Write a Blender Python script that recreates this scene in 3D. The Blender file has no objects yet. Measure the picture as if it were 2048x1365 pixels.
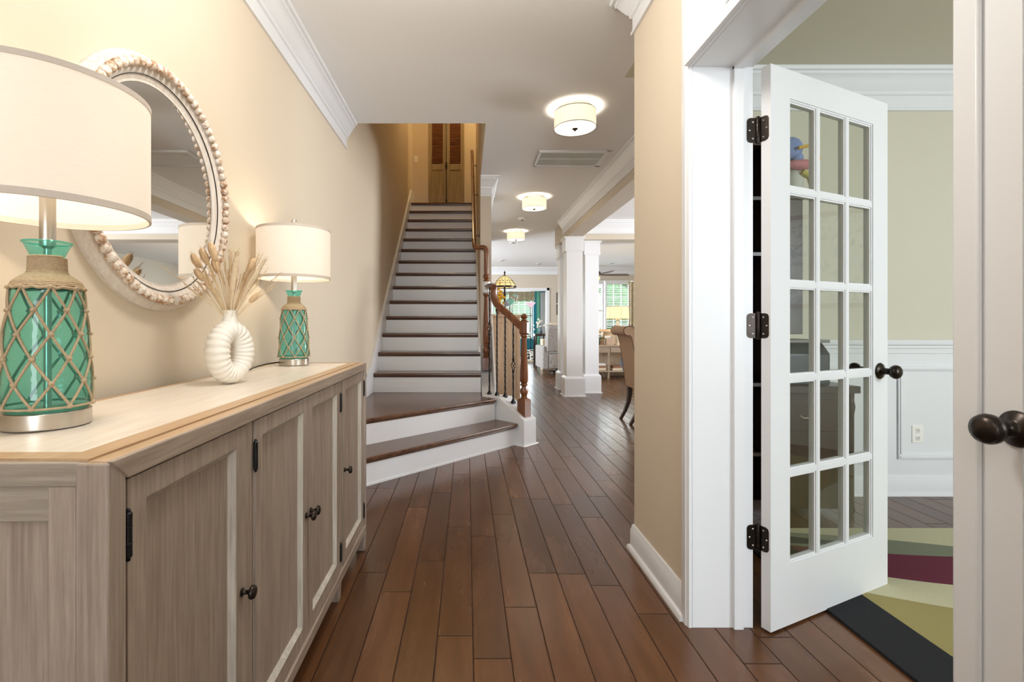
import bpy, bmesh, math, random
from mathutils import Vector, Matrix, noise
random.seed(7)
PI = math.pi
SC = bpy.context.scene
COL = SC.collection

# ------------------------------------------------------------------ camera
cam_d = bpy.data.cameras.new('camera')
cam = bpy.data.objects.new('camera', cam_d); COL.objects.link(cam)
cam.location = (0, 0, 1.11); cam.rotation_euler = (PI/2, 0, 0)
cam_d.sensor_width = 36; cam_d.lens = 36*967/2048
cam_d.shift_x = 0.0439; cam_d.shift_y = -0.01685
cam_d.clip_start = 0.02
SC.camera = cam
# ------------------------------------------------------------------ world, exposure
W = bpy.data.worlds.new('world'); SC.world = W; W.use_nodes = True
wb = W.node_tree.nodes['Background']; wb.inputs[0].default_value = (0.80, 0.90, 1.0, 1); wb.inputs[1].default_value = 1.6
SC.view_settings.view_transform = 'Standard'; SC.view_settings.look = 'None'
SC.view_settings.gamma = 1; SC.view_settings.use_curve_mapping = False
SC.view_settings.exposure = 1.2
SC.cycles.max_bounces = 10; SC.cycles.diffuse_bounces = 5; SC.cycles.glossy_bounces = 5
SC.cycles.transmission_bounces = 8; SC.cycles.transparent_max_bounces = 24
SC.cycles.sample_clamp_indirect = 0.8; SC.cycles.use_denoising = True; SC.cycles.use_adaptive_sampling = False
SC.cycles.caustics_reflective = False; SC.cycles.caustics_refractive = False; SC.cycles.blur_glossy = 1.0

def area(name, loc, rot, sx, sy, power, col=(1, 1, 1), spread=PI):
    d = bpy.data.lights.new(name, 'AREA'); d.shape = 'RECTANGLE'; d.size = sx; d.size_y = sy
    d.energy = power; d.color = col; d.spread = spread
    o = bpy.data.objects.new(name, d); COL.objects.link(o); o.location = loc; o.rotation_euler = rot
    return o
def point(name, loc, power, col, r=.03):
    d = bpy.data.lights.new(name, 'POINT'); d.energy = power; d.color = col; d.shadow_soft_size = r
    o = bpy.data.objects.new(name, d); COL.objects.link(o); o.location = loc
    return o
DAY = (0.86, 0.93, 1.0); WARM = (1.0, 0.76, 0.48)
# daylight through the windows: front door, office, dining room, living room, sunroom
area('daylight_front_door', (-0.08, -4.42, 1.40), (PI/2, 0, 0), 1.45, 2.3, 36, (.84, .92, 1))
point('foyer_fill_rear', (-.12, -.55, 2.1), 5, (.94, .97, 1), .16)  # added unseen fill behind the camera, no pendant is built
point('foyer_fill_overhead', (-.10, 1.35, 2.42), 20, (1, .96, .90), .14)  # added fill above the frame, without a fixture, to brighten walls and ceiling
area('daylight_office', (3.4, -.93, 1.6), (PI/2, 0, 0), 1.5, 1.6, 42, DAY)
area('daylight_dining', (5.95, 5.4, 1.55), (0, PI/2, 0), 1.9, 2.4, 125, (.95, .97, 1))
area('daylight_living', (4.1, 14.25, 1.5), (-PI/2, 0, 0), 2.4, 1.8, 105, DAY)
area('daylight_living_left', (-2.35, 11.3, 1.55), (0, -PI/2, 0), 1.9, 2.4, 100, DAY)
area('daylight_sunroom', (1.6, 17.75, 1.5), (-PI/2, 0, 0), 3.0, 1.8, 120, DAY)

# ------------------------------------------------------------------ node helpers
class NT:
    def __init__(s, name):
        s.m = bpy.data.materials.new(name); s.m.use_nodes = True
        s.t = s.m.node_tree; s.n = s.t.nodes; s.l = s.t.links
        s.b = s.n['Principled BSDF']; s.out = s.n['Material Output']
    def new(s, ty, **kw):
        nd = s.n.new(ty)
        for k, v in kw.items(): setattr(nd, k, v)
        return nd
    def put(s, sock, v):
        if hasattr(v, 'is_output'): s.l.new(v, sock)
        elif isinstance(v, (tuple, list)) and len(v) == 3 and sock.type == 'RGBA': sock.default_value = (*v, 1)
        else: sock.default_value = v
    def math(s, op, a, b=0.0, c=None):
        nd = s.new('ShaderNodeMath', operation=op); s.put(nd.inputs[0], a); s.put(nd.inputs[1], b)
        if c is not None: s.put(nd.inputs[2], c)
        return nd.outputs[0]
    def obj(s): return s.new('ShaderNodeTexCoord').outputs['Object']
    def pos(s): return s.new('ShaderNodeNewGeometry').outputs['Position']
    def mapping(s, vec, scale=(1, 1, 1), loc=(0, 0, 0), rot=(0, 0, 0)):
        nd = s.new('ShaderNodeMapping'); s.l.new(vec, nd.inputs[0])
        nd.inputs['Scale'].default_value = scale; nd.inputs['Location'].default_value = loc; nd.inputs['Rotation'].default_value = rot
        return nd.outputs[0]
    def noise(s, vec, scale=5, detail=3, rough=.5, dist=0):
        nd = s.new('ShaderNodeTexNoise'); s.l.new(vec, nd.inputs['Vector'])
        nd.inputs['Scale'].default_value = scale; nd.inputs['Detail'].default_value = detail
        nd.inputs['Roughness'].default_value = rough; nd.inputs['Distortion'].default_value = dist
        return nd.outputs[0]
    def ramp(s, fac, stops):
        nd = s.new('ShaderNodeValToRGB'); s.l.new(fac, nd.inputs[0]); e = nd.color_ramp.elements
        while len(e) < len(stops): e.new(.5)
        for i, (p, c) in enumerate(stops):
            e[i].position = p; e[i].color = (*c, 1) if len(c) == 3 else c
        return nd.outputs[0]
    def mix(s, fac, a, b, blend='MIX'):
        nd = s.new('ShaderNodeMix', data_type='RGBA', blend_type=blend)
        s.put(nd.inputs[0], fac); s.put(nd.inputs[6], a); s.put(nd.inputs[7], b)
        return nd.outputs[2]
    def bump(s, h, strength=.2, dist=.01):
        nd = s.new('ShaderNodeBump'); nd.inputs['Strength'].default_value = strength; nd.inputs['Distance'].default_value = dist
        s.l.new(h, nd.inputs['Height']); s.l.new(nd.outputs[0], s.b.inputs['Normal']); return nd
    def set(s, **kw):
        for k, v in kw.items(): s.put(s.b.inputs[k.replace('_', ' ')], v)
        return s
def srgb(r, g, b):
    f = lambda c: (c/255/12.92) if c/255 <= .04045 else ((c/255+.055)/1.055)**2.4
    return (f(r), f(g), f(b))
def plain(name, c, rough=.5, metal=0.0, var=.04, sc=8, bump=0.0, spec=None, bsc=None):
    t = NT(name); n = t.noise(t.obj(), sc, 3)
    col = t.mix(n, tuple(x*(1-var) for x in c), tuple(min(1, x*(1+var)) for x in c))
    t.set(Base_Color=col, Roughness=rough, Metallic=metal)
    if spec is not None: t.b.inputs['Specular IOR Level'].default_value = spec
    if bump: t.bump(t.noise(t.obj(), bsc or sc*6, 3), bump, .002)
    return t.m
def wood(name, light, dark, axis='Z', rough=.45, fine=150, streak=15, bump=.15, coat=0.0):
    t = NT(name); o = t.obj(); a = {'X': 0, 'Y': 1, 'Z': 2}[axis]
    def sc(x, al):
        v = [x, x, x]; v[a] = al; return tuple(v)
    n1 = t.noise(t.mapping(o, sc(fine, fine/22)), 1, 4, .6, .3)
    n2 = t.noise(t.mapping(o, sc(streak*1.9, streak/7)), 1, 4, .6, .8)
    n3 = t.noise(t.mapping(o, sc(fine*4, fine/8)), 1, 2)
    f = t.math('ADD', t.math('MULTIPLY', n1, .5), t.math('MULTIPLY', n2, .5))
    col = t.ramp(f, [(.30, dark), (.5, tuple((x+y)/2 for x, y in zip(light, dark))), (.68, light)])
    col = t.mix(t.math('MULTIPLY', t.math('GREATER_THAN', n3, .62), .25), col, dark)
    t.set(Base_Color=col, Roughness=rough, Coat_Weight=coat)
    t.bump(n1, bump, .001)
    return t.m
def emis(name, c, s, base=None):
    t = NT(name); t.set(Base_Color=base or c, Emission_Color=c, Emission_Strength=s, Roughness=.6); return t.m

# ------------------------------------------------------------------ materials
mt = {}
mt['wall'] = plain('wall_paint_beige', srgb(212, 198, 177), .75, var=.012, sc=3, bump=.05, bsc=300)
mt['wall_far'] = plain('wall_paint_taupe', srgb(203, 192, 176), .75, var=.012, sc=3)
mt['khaki'] = plain('wall_paint_khaki', srgb(206, 201, 182), .75, var=.012, sc=3)
mt['ceil'] = plain('ceiling_paint', srgb(238, 238, 238), .85, var=.01, sc=2)
mt['trim'] = plain('trim_paint_white', srgb(229, 230, 232), .32, var=.01, sc=3)
mt['teal_wall'] = plain('sunroom_teal_paint', srgb(20, 140, 165), .6, var=.03)
mt['seafoam'] = plain('sunroom_seafoam_paint', srgb(120, 205, 180), .6, var=.03)
mt['bronze'] = plain('oil_rubbed_bronze', (.035, .027, .022), .28, .85, var=.3, sc=30)
mt['black'] = plain('black_iron', (.012, .012, .013), .38, .6, var=.2, sc=60, bump=.3)
mt['steel'] = plain('brushed_nickel', (.62, .58, .52), .28, 1, var=.08, sc=40)
mt['tread'] = wood('stair_tread_wood', srgb(114, 79, 57), srgb(64, 42, 30), 'X', .22, 40, 6, .08)
mt['rail'] = wood('handrail_cherry_wood', srgb(140, 86, 52), srgb(82, 46, 27), 'Z', .18, 30, 8, .05)
mt['sb_z'] = wood('sideboard_wood_upright', srgb(176, 160, 146), srgb(128, 112, 100), 'Z', .5)
mt['sb_y'] = wood('sideboard_wood_lengthwise', srgb(180, 163, 147), srgb(132, 115, 101), 'Y', .5)
mt['sb_x'] = wood('sideboard_wood_crosswise', srgb(174, 162, 148), srgb(132, 120, 106), 'X', .5)
mt['sb_white'] = wood('sideboard_whitewash', srgb(214, 208, 198), srgb(160, 150, 138), 'Z', .5, 190)
mt['sb_top'] = wood('sideboard_whitewashed_top', srgb(240, 232, 220), srgb(218, 203, 186), 'Y', .3, 160, 20, .04)
mt['sb_tan'] = wood('sideboard_tan_border', srgb(198, 168, 134), srgb(166, 134, 100), 'Y', .42, 160)
mt['cab'] = wood('washed_oak_cabinet', srgb(206, 180, 152), srgb(166, 138, 112), 'Z', .5, 110)
mt['shutter'] = wood('shutter_weathered_wood', srgb(158, 138, 104), srgb(116, 96, 66), 'Z', .6, 40)
mt['louver'] = wood('shutter_louver_wood', srgb(160, 112, 80), srgb(96, 60, 40), 'X', .6, 40)
mt['console'] = wood('console_weathered_wood', srgb(186, 166, 142), srgb(128, 108, 86), 'X', .6, 40)
mt['darkwood'] = wood('dark_walnut', srgb(62, 40, 30), srgb(24, 15, 12), 'Z', .3, 30)
mt['jute'] = plain('jute_rope', srgb(182, 160, 130), .9, var=.25, sc=220, bump=.6, bsc=500)
mt['ceramic'] = plain('matte_white_ceramic', srgb(238, 232, 222), .55, var=.02, sc=10)
mt['chair'] = plain('taupe_chair_fabric', srgb(184, 158, 134), .95, var=.08, sc=120, bump=.3)
mt['piping'] = plain('dark_brown_piping', srgb(96, 70, 54), .8)
mt['sofa'] = plain('beige_sofa_fabric', srgb(186, 168, 146), .95, var=.08, sc=90)
mt['cream'] = plain('cream_fabric', srgb(214, 200, 176), .9, var=.05, sc=60)
mt['white'] = plain('white_plastic', srgb(240, 238, 232), .4)
mt['paper'] = plain('paper_white', srgb(232, 228, 220), .8)
mt['green'] = plain('leaf_green', (.05, .13, .03), .6, var=.5, sc=25)
mt['hedge'] = plain('garden_foliage', (.13, .27, .10), .9, var=.7, sc=6)
mt['flower'] = plain('white_petals', srgb(240, 235, 225), .7)
mt['gold'] = plain('golden_dried_flowers', srgb(206, 160, 50), .8, var=.4, sc=40)
mt['bluegrey'] = plain('blue_grey_glaze', srgb(92, 108, 122), .35, var=.2, sc=40)
mt['grey_glaze'] = plain('pale_grey_glaze', srgb(140, 140, 132), .4, var=.1, sc=40)
mt['grey_metal'] = plain('grey_fan_blade', srgb(120, 118, 116), .5)
mt['brownblade'] = plain('brown_fan_blade', srgb(88, 68, 56), .5)
mt['navy'] = plain('navy_plastic', (.012, .018, .03), .3)
mt['grille_dark'] = plain('grille_shadow', srgb(58, 54, 50), .8)

t = NT('recliner_grey_fabric'); v = t.new('ShaderNodeTexVoronoi', feature='DISTANCE_TO_EDGE'); t.l.new(t.obj(), v.inputs['Vector']); v.inputs['Scale'].default_value = 12
t.set(Base_Color=t.ramp(v.outputs[0], [(0, srgb(132, 126, 120)), (.08, srgb(172, 168, 164)), (.3, srgb(160, 156, 152))]), Roughness=.95); mt['recliner'] = t.m

def floor_mat():
    t = NT('hand_scraped_maple_planks'); p = t.pos()
    sp = t.new('ShaderNodeSeparateXYZ'); t.l.new(p, sp.inputs[0]); x, y = sp.outputs[0], sp.outputs[1]
    u = t.math('DIVIDE', t.math('ADD', x, 20.0+.139-.126), .126)
    row = t.math('FLOOR', u); fu = t.math('FRACT', u)
    wn = t.new('ShaderNodeTexWhiteNoise', noise_dimensions='1D'); t.l.new(row, wn.inputs['W'])
    L = .92
    vv = t.math('DIVIDE', t.math('ADD', t.math('ADD', y, 30.0), t.math('MULTIPLY', wn.outputs[0], 3.7)), L)
    pid = t.math('FLOOR', vv); fv = t.math('FRACT', vv)
    wn2 = t.new('ShaderNodeTexWhiteNoise', noise_dimensions='2D')
    cb = t.new('ShaderNodeCombineXYZ'); t.l.new(row, cb.inputs[0]); t.l.new(pid, cb.inputs[1]); t.l.new(cb.outputs[0], wn2.inputs['Vector'])
    rnd = wn2.outputs[0]
    off = t.new('ShaderNodeCombineXYZ'); t.l.new(t.math('MULTIPLY', rnd, 13.0), off.inputs[0]); t.l.new(t.math('MULTIPLY', rnd, 7.0), off.inputs[1])
    va = t.new('ShaderNodeVectorMath', operation='ADD'); t.l.new(p, va.inputs[0]); t.l.new(off.outputs[0], va.inputs[1]); q = va.outputs[0]
    g = t.noise(t.mapping(q, (14, 1.5, 1)), 1, 4, .5, .4)
    g2 = t.noise(t.mapping(q, (90, 5, 1)), 1, 2, .5, .1)
    cl = t.noise(t.mapping(q, (5, 2.5, 1)), 1, 3, .5, .3)
    base = t.ramp(g, [(.25, srgb(74, 48, 30)), (.5, srgb(86, 56, 35)), (.75, srgb(98, 66, 42))])
    base = t.mix(t.math('MULTIPLY', t.math('SUBTRACT', cl, .35), 1.0), base, srgb(56, 36, 25))
    base = t.mix(t.math('MULTIPLY', g2, .10), base, srgb(150, 96, 56))
    hv = t.new('ShaderNodeHueSaturation'); t.l.new(base, hv.inputs['Color']); t.l.new(t.math('ADD', t.math('MULTIPLY', rnd, .55), .74), hv.inputs['Value'])
    du = t.math('MULTIPLY', t.math('MINIMUM', fu, t.math('SUBTRACT', 1.0, fu)), .126)
    dv = t.math('MULTIPLY', t.math('MINIMUM', fv, t.math('SUBTRACT', 1.0, fv)), L)
    d = t.math('MINIMUM', du, dv)
    seam = t.math('SMOOTH_MIN', t.math('DIVIDE', d, .0037), 1.0, .1)
    col = t.mix(t.math('SUBTRACT', 1.0, seam), hv.outputs[0], srgb(26, 15, 11))
    wave = t.noise(t.mapping(q, (5, 9, 1)), 1, 1, .4, 0)
    h = t.math('ADD', t.math('MULTIPLY', t.math('SMOOTH_MIN', t.math('DIVIDE', d, .006), 1.0, .3), .5), t.math('MULTIPLY', wave, .12))
    t.set(Base_Color=col, Roughness=t.math('ADD', .20, t.math('ADD', t.math('MULTIPLY', g, .12), t.math('MULTIPLY', t.math('SUBTRACT', 1.0, seam), .5))), Specular_IOR_Level=t.math('MULTIPLY', seam, .5))
    t.bump(h, .12, .004)
    return t.m
mt['floor'] = floor_mat()

def glass_pane():
    t = NT('clear_window_glass'); tr = t.new('ShaderNodeBsdfTransparent'); gl = t.new('ShaderNodeBsdfGlossy')
    tr.inputs[0].default_value = (.93, .95, .94, 1); gl.inputs['Roughness'].default_value = .01
    fr = t.new('ShaderNodeFresnel'); bf = t.new('ShaderNodeNewGeometry').outputs['Backfacing']
    t.l.new(t.math('SUBTRACT', 1.5, t.math('MULTIPLY', bf, .8333)), fr.inputs[0])
    mx = t.new('ShaderNodeMixShader'); t.l.new(fr.outputs[0], mx.inputs[0]); t.l.new(tr.outputs[0], mx.inputs[1]); t.l.new(gl.outputs[0], mx.inputs[2])
    t.l.new(mx.outputs[0], t.out.inputs[0]); return t.m
mt['glass'] = glass_pane()
def teal_glass():
    t = NT('teal_bubble_glass'); tr = t.new('ShaderNodeBsdfTransparent'); tr.inputs[0].default_value = (.50, .87, .82, 1)
    df = t.new('ShaderNodeBsdfDiffuse'); df.inputs[0].default_value = (.16, .52, .45, 1)
    tl = t.new('ShaderNodeBsdfTranslucent'); tl.inputs[0].default_value = (.15, .62, .52, 1)
    gl = t.new('ShaderNodeBsdfGlossy'); gl.inputs['Roughness'].default_value = .04
    a = t.new('ShaderNodeAddShader'); m0 = t.new('ShaderNodeMixShader'); m0.inputs[0].default_value = .5
    t.l.new(df.outputs[0], m0.inputs[1]); t.l.new(tl.outputs[0], m0.inputs[2])
    m1 = t.new('ShaderNodeMixShader'); m1.inputs[0].default_value = .16
    t.l.new(tr.outputs[0], m1.inputs[1]); t.l.new(m0.outputs[0], m1.inputs[2])
    fr = t.new('ShaderNodeFresnel'); bf = t.new('ShaderNodeNewGeometry').outputs['Backfacing']; t.l.new(t.math('SUBTRACT', 1.5, t.math('MULTIPLY', bf, .8333)), fr.inputs[0])
    bp = t.new('ShaderNodeBump'); bp.inputs['Strength'].default_value = .12; bp.inputs['Distance'].default_value = .01
    t.l.new(t.noise(t.obj(), 35, 2), bp.inputs['Height']); t.l.new(bp.outputs[0], gl.inputs['Normal']); t.l.new(bp.outputs[0], fr.inputs['Normal'])
    m2 = t.new('ShaderNodeMixShader'); t.l.new(fr.outputs[0], m2.inputs[0]); t.l.new(m1.outputs[0], m2.inputs[1]); t.l.new(gl.outputs[0], m2.inputs[2])
    t.l.new(m2.outputs[0], t.out.inputs[0]); t.n.remove(a); return t.m
mt['teal'] = teal_glass()
t = NT('mirror_silver'); t.set(Base_Color=(.86, .86, .84), Metallic=1.0, Roughness=.015); mt['mirror'] = t.m
def shade_mat(name, c, em, tr=.5, thread=True, ecol=(1, .86, .68)):
    t = NT(name); o = t.obj()
    n = t.noise(t.mapping(o, (60, 60, 420)), 1, 3) if thread else t.noise(o, 5)
    n2 = t.noise(t.mapping(o, (30, 30, 900)), 1, 2)
    col = t.mix(t.math('MULTIPLY', t.math('ADD', n, n2), .5), tuple(x*.86 for x in c), c)
    df = t.new('ShaderNodeBsdfDiffuse'); tl = t.new('ShaderNodeBsdfTranslucent'); t.l.new(col, df.inputs[0]); t.l.new(col, tl.inputs[0])
    m = t.new('ShaderNodeMixShader'); m.inputs[0].default_value = tr; t.l.new(df.outputs[0], m.inputs[1]); t.l.new(tl.outputs[0], m.inputs[2])
    e = t.new('ShaderNodeEmission'); e.inputs[0].default_value = (*ecol, 1); e.inputs[1].default_value = em
    a = t.new('ShaderNodeAddShader'); t.l.new(m.outputs[0], a.inputs[0]); t.l.new(e.outputs[0], a.inputs[1])
    t.l.new(a.outputs[0], t.out.inputs[0]); return t.m
mt['shade'] = shade_mat('linen_lamp_shade', srgb(236, 230, 222), .11, .36)
mt['shade_band'] = plain('linen_shade_band', srgb(206, 194, 182), .9, var=.06, sc=200)
mt['drum'] = shade_mat('drum_light_fabric', srgb(245, 236, 215), .24, .14, ecol=(1, .90, .70))
t = NT('drum_light_diffuser'); tr = t.new('ShaderNodeBsdfTransparent'); tr.inputs[0].default_value = (1, .97, .9, 1); em = t.new('ShaderNodeEmission'); em.inputs[0].default_value = (1, .90, .72, 1); em.inputs[1].default_value = .5
mx = t.new('ShaderNodeMixShader'); mx.inputs[0].default_value = .55; t.l.new(tr.outputs[0], mx.inputs[1]); t.l.new(em.outputs[0], mx.inputs[2]); t.l.new(mx.outputs[0], t.out.inputs[0]); mt['diffuser'] = t.m
mt['yellow_shade'] = shade_mat('cream_glowing_shade', srgb(240, 220, 170), .32, .4, ecol=(1, .80, .45))
mt['ivory_shade'] = shade_mat('ivory_glowing_shade', srgb(245, 232, 200), .38, .4, ecol=(1, .86, .6))

def vt(name, fn):
    t = NT(name); fn(t); return t.m
def _bead(t):
    n = t.noise(t.obj(), 90, 3, .6); n2 = t.noise(t.obj(), 22, 2)
    t.set(Base_Color=t.ramp(t.math('ADD', t.math('MULTIPLY', n, .6), t.math('MULTIPLY', n2, .4)), [(.43, srgb(236, 228, 218)), (.52, srgb(214, 192, 170)), (.60, srgb(168, 126, 94))]), Roughness=.6)
mt['bead'] = vt('distressed_bead_wood', _bead)
mt['mframe'] = wood('mirror_frame_whitewash', srgb(238, 231, 222), srgb(204, 190, 176), 'Z', .55, 130)

def _rug(t):
    p = t.pos(); sp = t.new('ShaderNodeSeparateXYZ'); t.l.new(p, sp.inputs[0]); x, y = sp.outputs[0], sp.outputs[1]
    dx = t.math('SUBTRACT', x, 1.6)
    def band(a, b, c):   # 1 where y > a + b*dx + c*dx^2
        f = t.math('ADD', a, t.math('ADD', t.math('MULTIPLY', dx, b), t.math('MULTIPLY', t.math('POWER', t.math('ABSOLUTE', dx), 2.0), c)))
        return t.math('GREATER_THAN', y, f)
    cream = srgb(206, 202, 168); olive = srgb(160, 148, 92); plum = srgb(104, 24, 52); sage = srgb(128, 134, 112); navy = srgb(24, 32, 44)
    c = t.mix(band(1.60, -.5, .3), srgb(150, 140, 88), olive)
    c = t.mix(band(1.99, -.52, .25), c, cream)
    c = t.mix(band(2.19, -.50, .32), c, plum)
    c = t.mix(band(2.40, -.30, .18), c, sage)
    c = t.mix(band(2.42, -.10, .05), c, navy)
    c = t.mix(band(2.515, -.28, .02), c, sage)
    c = t.mix(band(2.555, -.12, -.12), c, cream)
    c = t.mix(t.math('LESS_THAN', x, 1.60), c, srgb(5, 7, 16))
    n = t.noise(p, 260, 3)
    c = t.mix(t.math('MULTIPLY', n, .35), c, (.02, .02, .02))
    t.set(Base_Color=c, Roughness=1.0); t.bump(n, .6, .004)
mt['rug'] = vt('wool_rug_curved_bands', _rug)
def _valance(t):
    v = t.noise(t.obj(), 16, 4, .7, 2.0)
    t.set(Base_Color=t.ramp(v, [(.40, srgb(232, 226, 212)), (.50, srgb(220, 196, 150)), (.56, srgb(140, 132, 96)), (.62, srgb(235, 230, 218))]), Roughness=.9)
mt['leafy'] = vt('leaf_print_fabric', _valance)
def _map(t):
    v = t.noise(t.obj(), 9, 5, .7, 1.0)
    t.set(Base_Color=t.ramp(v, [(.38, srgb(196, 200, 200)), (.5, srgb(226, 222, 212)), (.57, srgb(130, 140, 146)), (.66, srgb(226, 222, 212))]), Roughness=.6)
mt['map'] = vt('printed_grey_map', _map)
def _blue(t):
    v = t.noise(t.obj(), 14, 4, .6, 1.0)
    t.set(Base_Color=t.ramp(v, [(.35, srgb(40, 110, 150)), (.5, srgb(80, 160, 190)), (.65, srgb(160, 210, 220))]), Roughness=.6)
mt['blueart'] = vt('blue_abstract_print', _blue)
def _stained(t):
    v = t.new('ShaderNodeTexVoronoi', feature='F1'); t.l.new(t.obj(), v.inputs['Vector']); v.inputs['Scale'].default_value = 14
    t.set(Base_Color=t.mix(.55, v.outputs['Color'], srgb(40, 140, 160)), Roughness=.15)
mt['stained'] = vt('stained_glass_teal', _stained)
def _cow(t):
    v = t.noise(t.obj(), 14, 1); t.set(Base_Color=t.ramp(v, [(.55, srgb(238, 236, 232)), (.56, (.01, .01, .01))]), Roughness=.7)
mt['cow'] = vt('white_with_black_spots', _cow)
mt['amber'] = shade_mat('amber_stained_glass', srgb(216, 190, 120), .32, .5, False, (1, .80, .42))
mt['pinkglass'] = shade_mat('pink_stained_glass', srgb(205, 175, 195), .25, .4, False, (1, .8, .85))

# ------------------------------------------------------------------ mesh builder
class MB:
    def __init__(s): s.bm = bmesh.new(); s.mats = []; s.mi = 0
    def mat(s, m):
        if m not in s.mats: s.mats.append(m)
        s.mi = s.mats.index(m); return s
    def face(s, vs, smooth=False):
        try: f = s.bm.faces.new(vs)
        except ValueError: return None
        f.material_index = s.mi; return f
    def box(s, x0, x1, y0, y1, z0, z1, M=None):
        v = []
        for x in (x0, x1):
            for y in (y0, y1):
                for z in (z0, z1):
                    p = Vector((x, y, z)); v.append(s.bm.verts.new(M @ p if M else p))
        for q in ((0, 1, 3, 2), (4, 6, 7, 5), (0, 4, 5, 1), (2, 3, 7, 6), (0, 2, 6, 4), (1, 5, 7, 3)): s.face([v[i] for i in q])
        return s
    def prism(s, pts, f0, f1):
        """pts: list of 2D; f0,f1: map (a,b)->Vector for the two caps"""
        a = [s.bm.verts.new(f0(*p)) for p in pts]; b = [s.bm.verts.new(f1(*p)) for p in pts]; n = len(pts)
        s.face(a[::-1]); s.face(b)
        for i in range(n): s.face([a[i], a[(i+1) % n], b[(i+1) % n], b[i]])
        return s
    def px(s, pts, x0, x1): return s.prism(pts, lambda a, b: Vector((x0, a, b)), lambda a, b: Vector((x1, a, b)))
    def py(s, pts, y0, y1): return s.prism(pts, lambda a, b: Vector((a, y0, b)), lambda a, b: Vector((a, y1, b)))
    def pz(s, pts, z0, z1): return s.prism(pts, lambda a, b: Vector((a, b, z0)), lambda a, b: Vector((a, b, z1)))
    def rings(s, rings, closed=False, caps=True):
        vr = [[s.bm.verts.new(p) for p in r] for r in rings]; n = len(vr[0]); m = len(vr)
        for i in range(m if closed else m-1):
            A, B = vr[i], vr[(i+1) % m]
            for j in range(n): s.face([A[j], A[(j+1) % n], B[(j+1) % n], B[j]])
        if caps and not closed: s.face(vr[0][::-1]); s.face(vr[-1])
        return s
    def lathe(s, prof, c=(0, 0, 0), seg=32, M=None, caps=True, fn=None):
        c = Vector(c); R = []
        for r, z in prof:
            ring = []
            for j in range(seg):
                a = 2*PI*j/seg; rr = max(r, 1e-5)*(fn(a, z) if fn else 1)
                p = Vector((rr*math.cos(a), rr*math.sin(a), z)); p = (M @ p if M else p) + c
                ring.append(p)
            R.append(ring)
        return s.rings(R, False, caps)
    def tube(s, path, r, seg=8, closed=False, up=None, sq=1.0, twist=0.0):
        P = [Vector(p) for p in path]; n = len(P); R = []
        rs = r if isinstance(r, (list, tuple)) else [r]*n
        prev = None
        for i in range(n):
            if closed: d = P[(i+1) % n]-P[i-1]
            else: d = P[min(i+1, n-1)]-P[max(i-1, 0)]
            d.normalize()
            if prev is None:
                u = Vector(up) if up else (Vector((0, 0, 1)) if abs(d.z) < .9 else Vector((1, 0, 0)))
                prev = (u - d*u.dot(d)).normalized()
            else: prev = (prev - d*prev.dot(d)).normalized()
            w = d.cross(prev); ring = []
            for j in range(seg):
                a = 2*PI*(j+.5)/seg + twist*i
                ring.append(P[i] + prev*math.cos(a)*rs[i]*sq + w*math.sin(a)*rs[i])
            R.append(ring)
        return s.rings(R, closed)
    def ball(s, c, r, seg=12, rg=8, sc=(1, 1, 1), M=None):
        c = Vector(c); R = []
        for i in range(rg+1):
            t = PI*i/rg; ring = []
            for j in range(seg):
                a = 2*PI*j/seg
                p = Vector((r*math.sin(t)*math.cos(a)*sc[0], r*math.sin(t)*math.sin(a)*sc[1], -r*math.cos(t)*sc[2]))
                ring.append((M @ p if M else p)+c)
            R.append(ring)
        return s.rings(R)
    def sweep(s, path, prof, z0, side=1, caps=True):
        P = [Vector((p[0], p[1])) for p in path]; n = len(P); R = []
        def nrm(a, b):
            d = (b-a).normalized(); return Vector((-d.y, d.x))*side
        for i in range(n):
            if i == 0: m = nrm(P[0], P[1])
            elif i == n-1: m = nrm(P[-2], P[-1])
            else:
                a, b = nrm(P[i-1], P[i]), nrm(P[i], P[i+1]); m = (a+b)/(1+a.dot(b))
            R.append([Vector((P[i].x+m.x*d, P[i].y+m.y*d, z0+z)) for d, z in prof])
        return s.rings(R, False, caps)
ORIG = {}
def build(name, mb, mat=None, parent=None, label=None, cat=None, group=None, kind=None, smooth=True, bevel=0.0, ang=35, bseg=2):
    bm = mb.bm
    bmesh.ops.remove_doubles(bm, verts=bm.verts, dist=1e-6)
    bmesh.ops.recalc_face_normals(bm, faces=bm.faces)
    if parent is not None: base = ORIG[parent.name]
    else:
        xs = [v.co for v in bm.verts]
        base = Vector(((min(v.x for v in xs)+max(v.x for v in xs))/2, (min(v.y for v in xs)+max(v.y for v in xs))/2, min(v.z for v in xs)))
    bmesh.ops.translate(bm, verts=bm.verts, vec=-base)
    me = bpy.data.meshes.new(name); bm.to_mesh(me); bm.free()
    if mat is not None: me.materials.append(mat)
    else:
        for m in mb.mats: me.materials.append(m)
    if smooth:
        for p in me.polygons: p.use_smooth = True
        me.set_sharp_from_angle(angle=math.radians(ang))
    o = bpy.data.objects.new(name, me); COL.objects.link(o)
    if bevel:
        b = o.modifiers.new('bevel', 'BEVEL'); b.width = bevel; b.segments = bseg; b.limit_method = 'ANGLE'; b.angle_limit = math.radians(40)
    if parent is not None: o.parent = parent
    else: o.location = base
    ORIG[o.name] = base
    if label: o['label'] = label
    if cat: o['category'] = cat
    if group: o['group'] = group
    if kind: o['kind'] = kind
    return o
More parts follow.
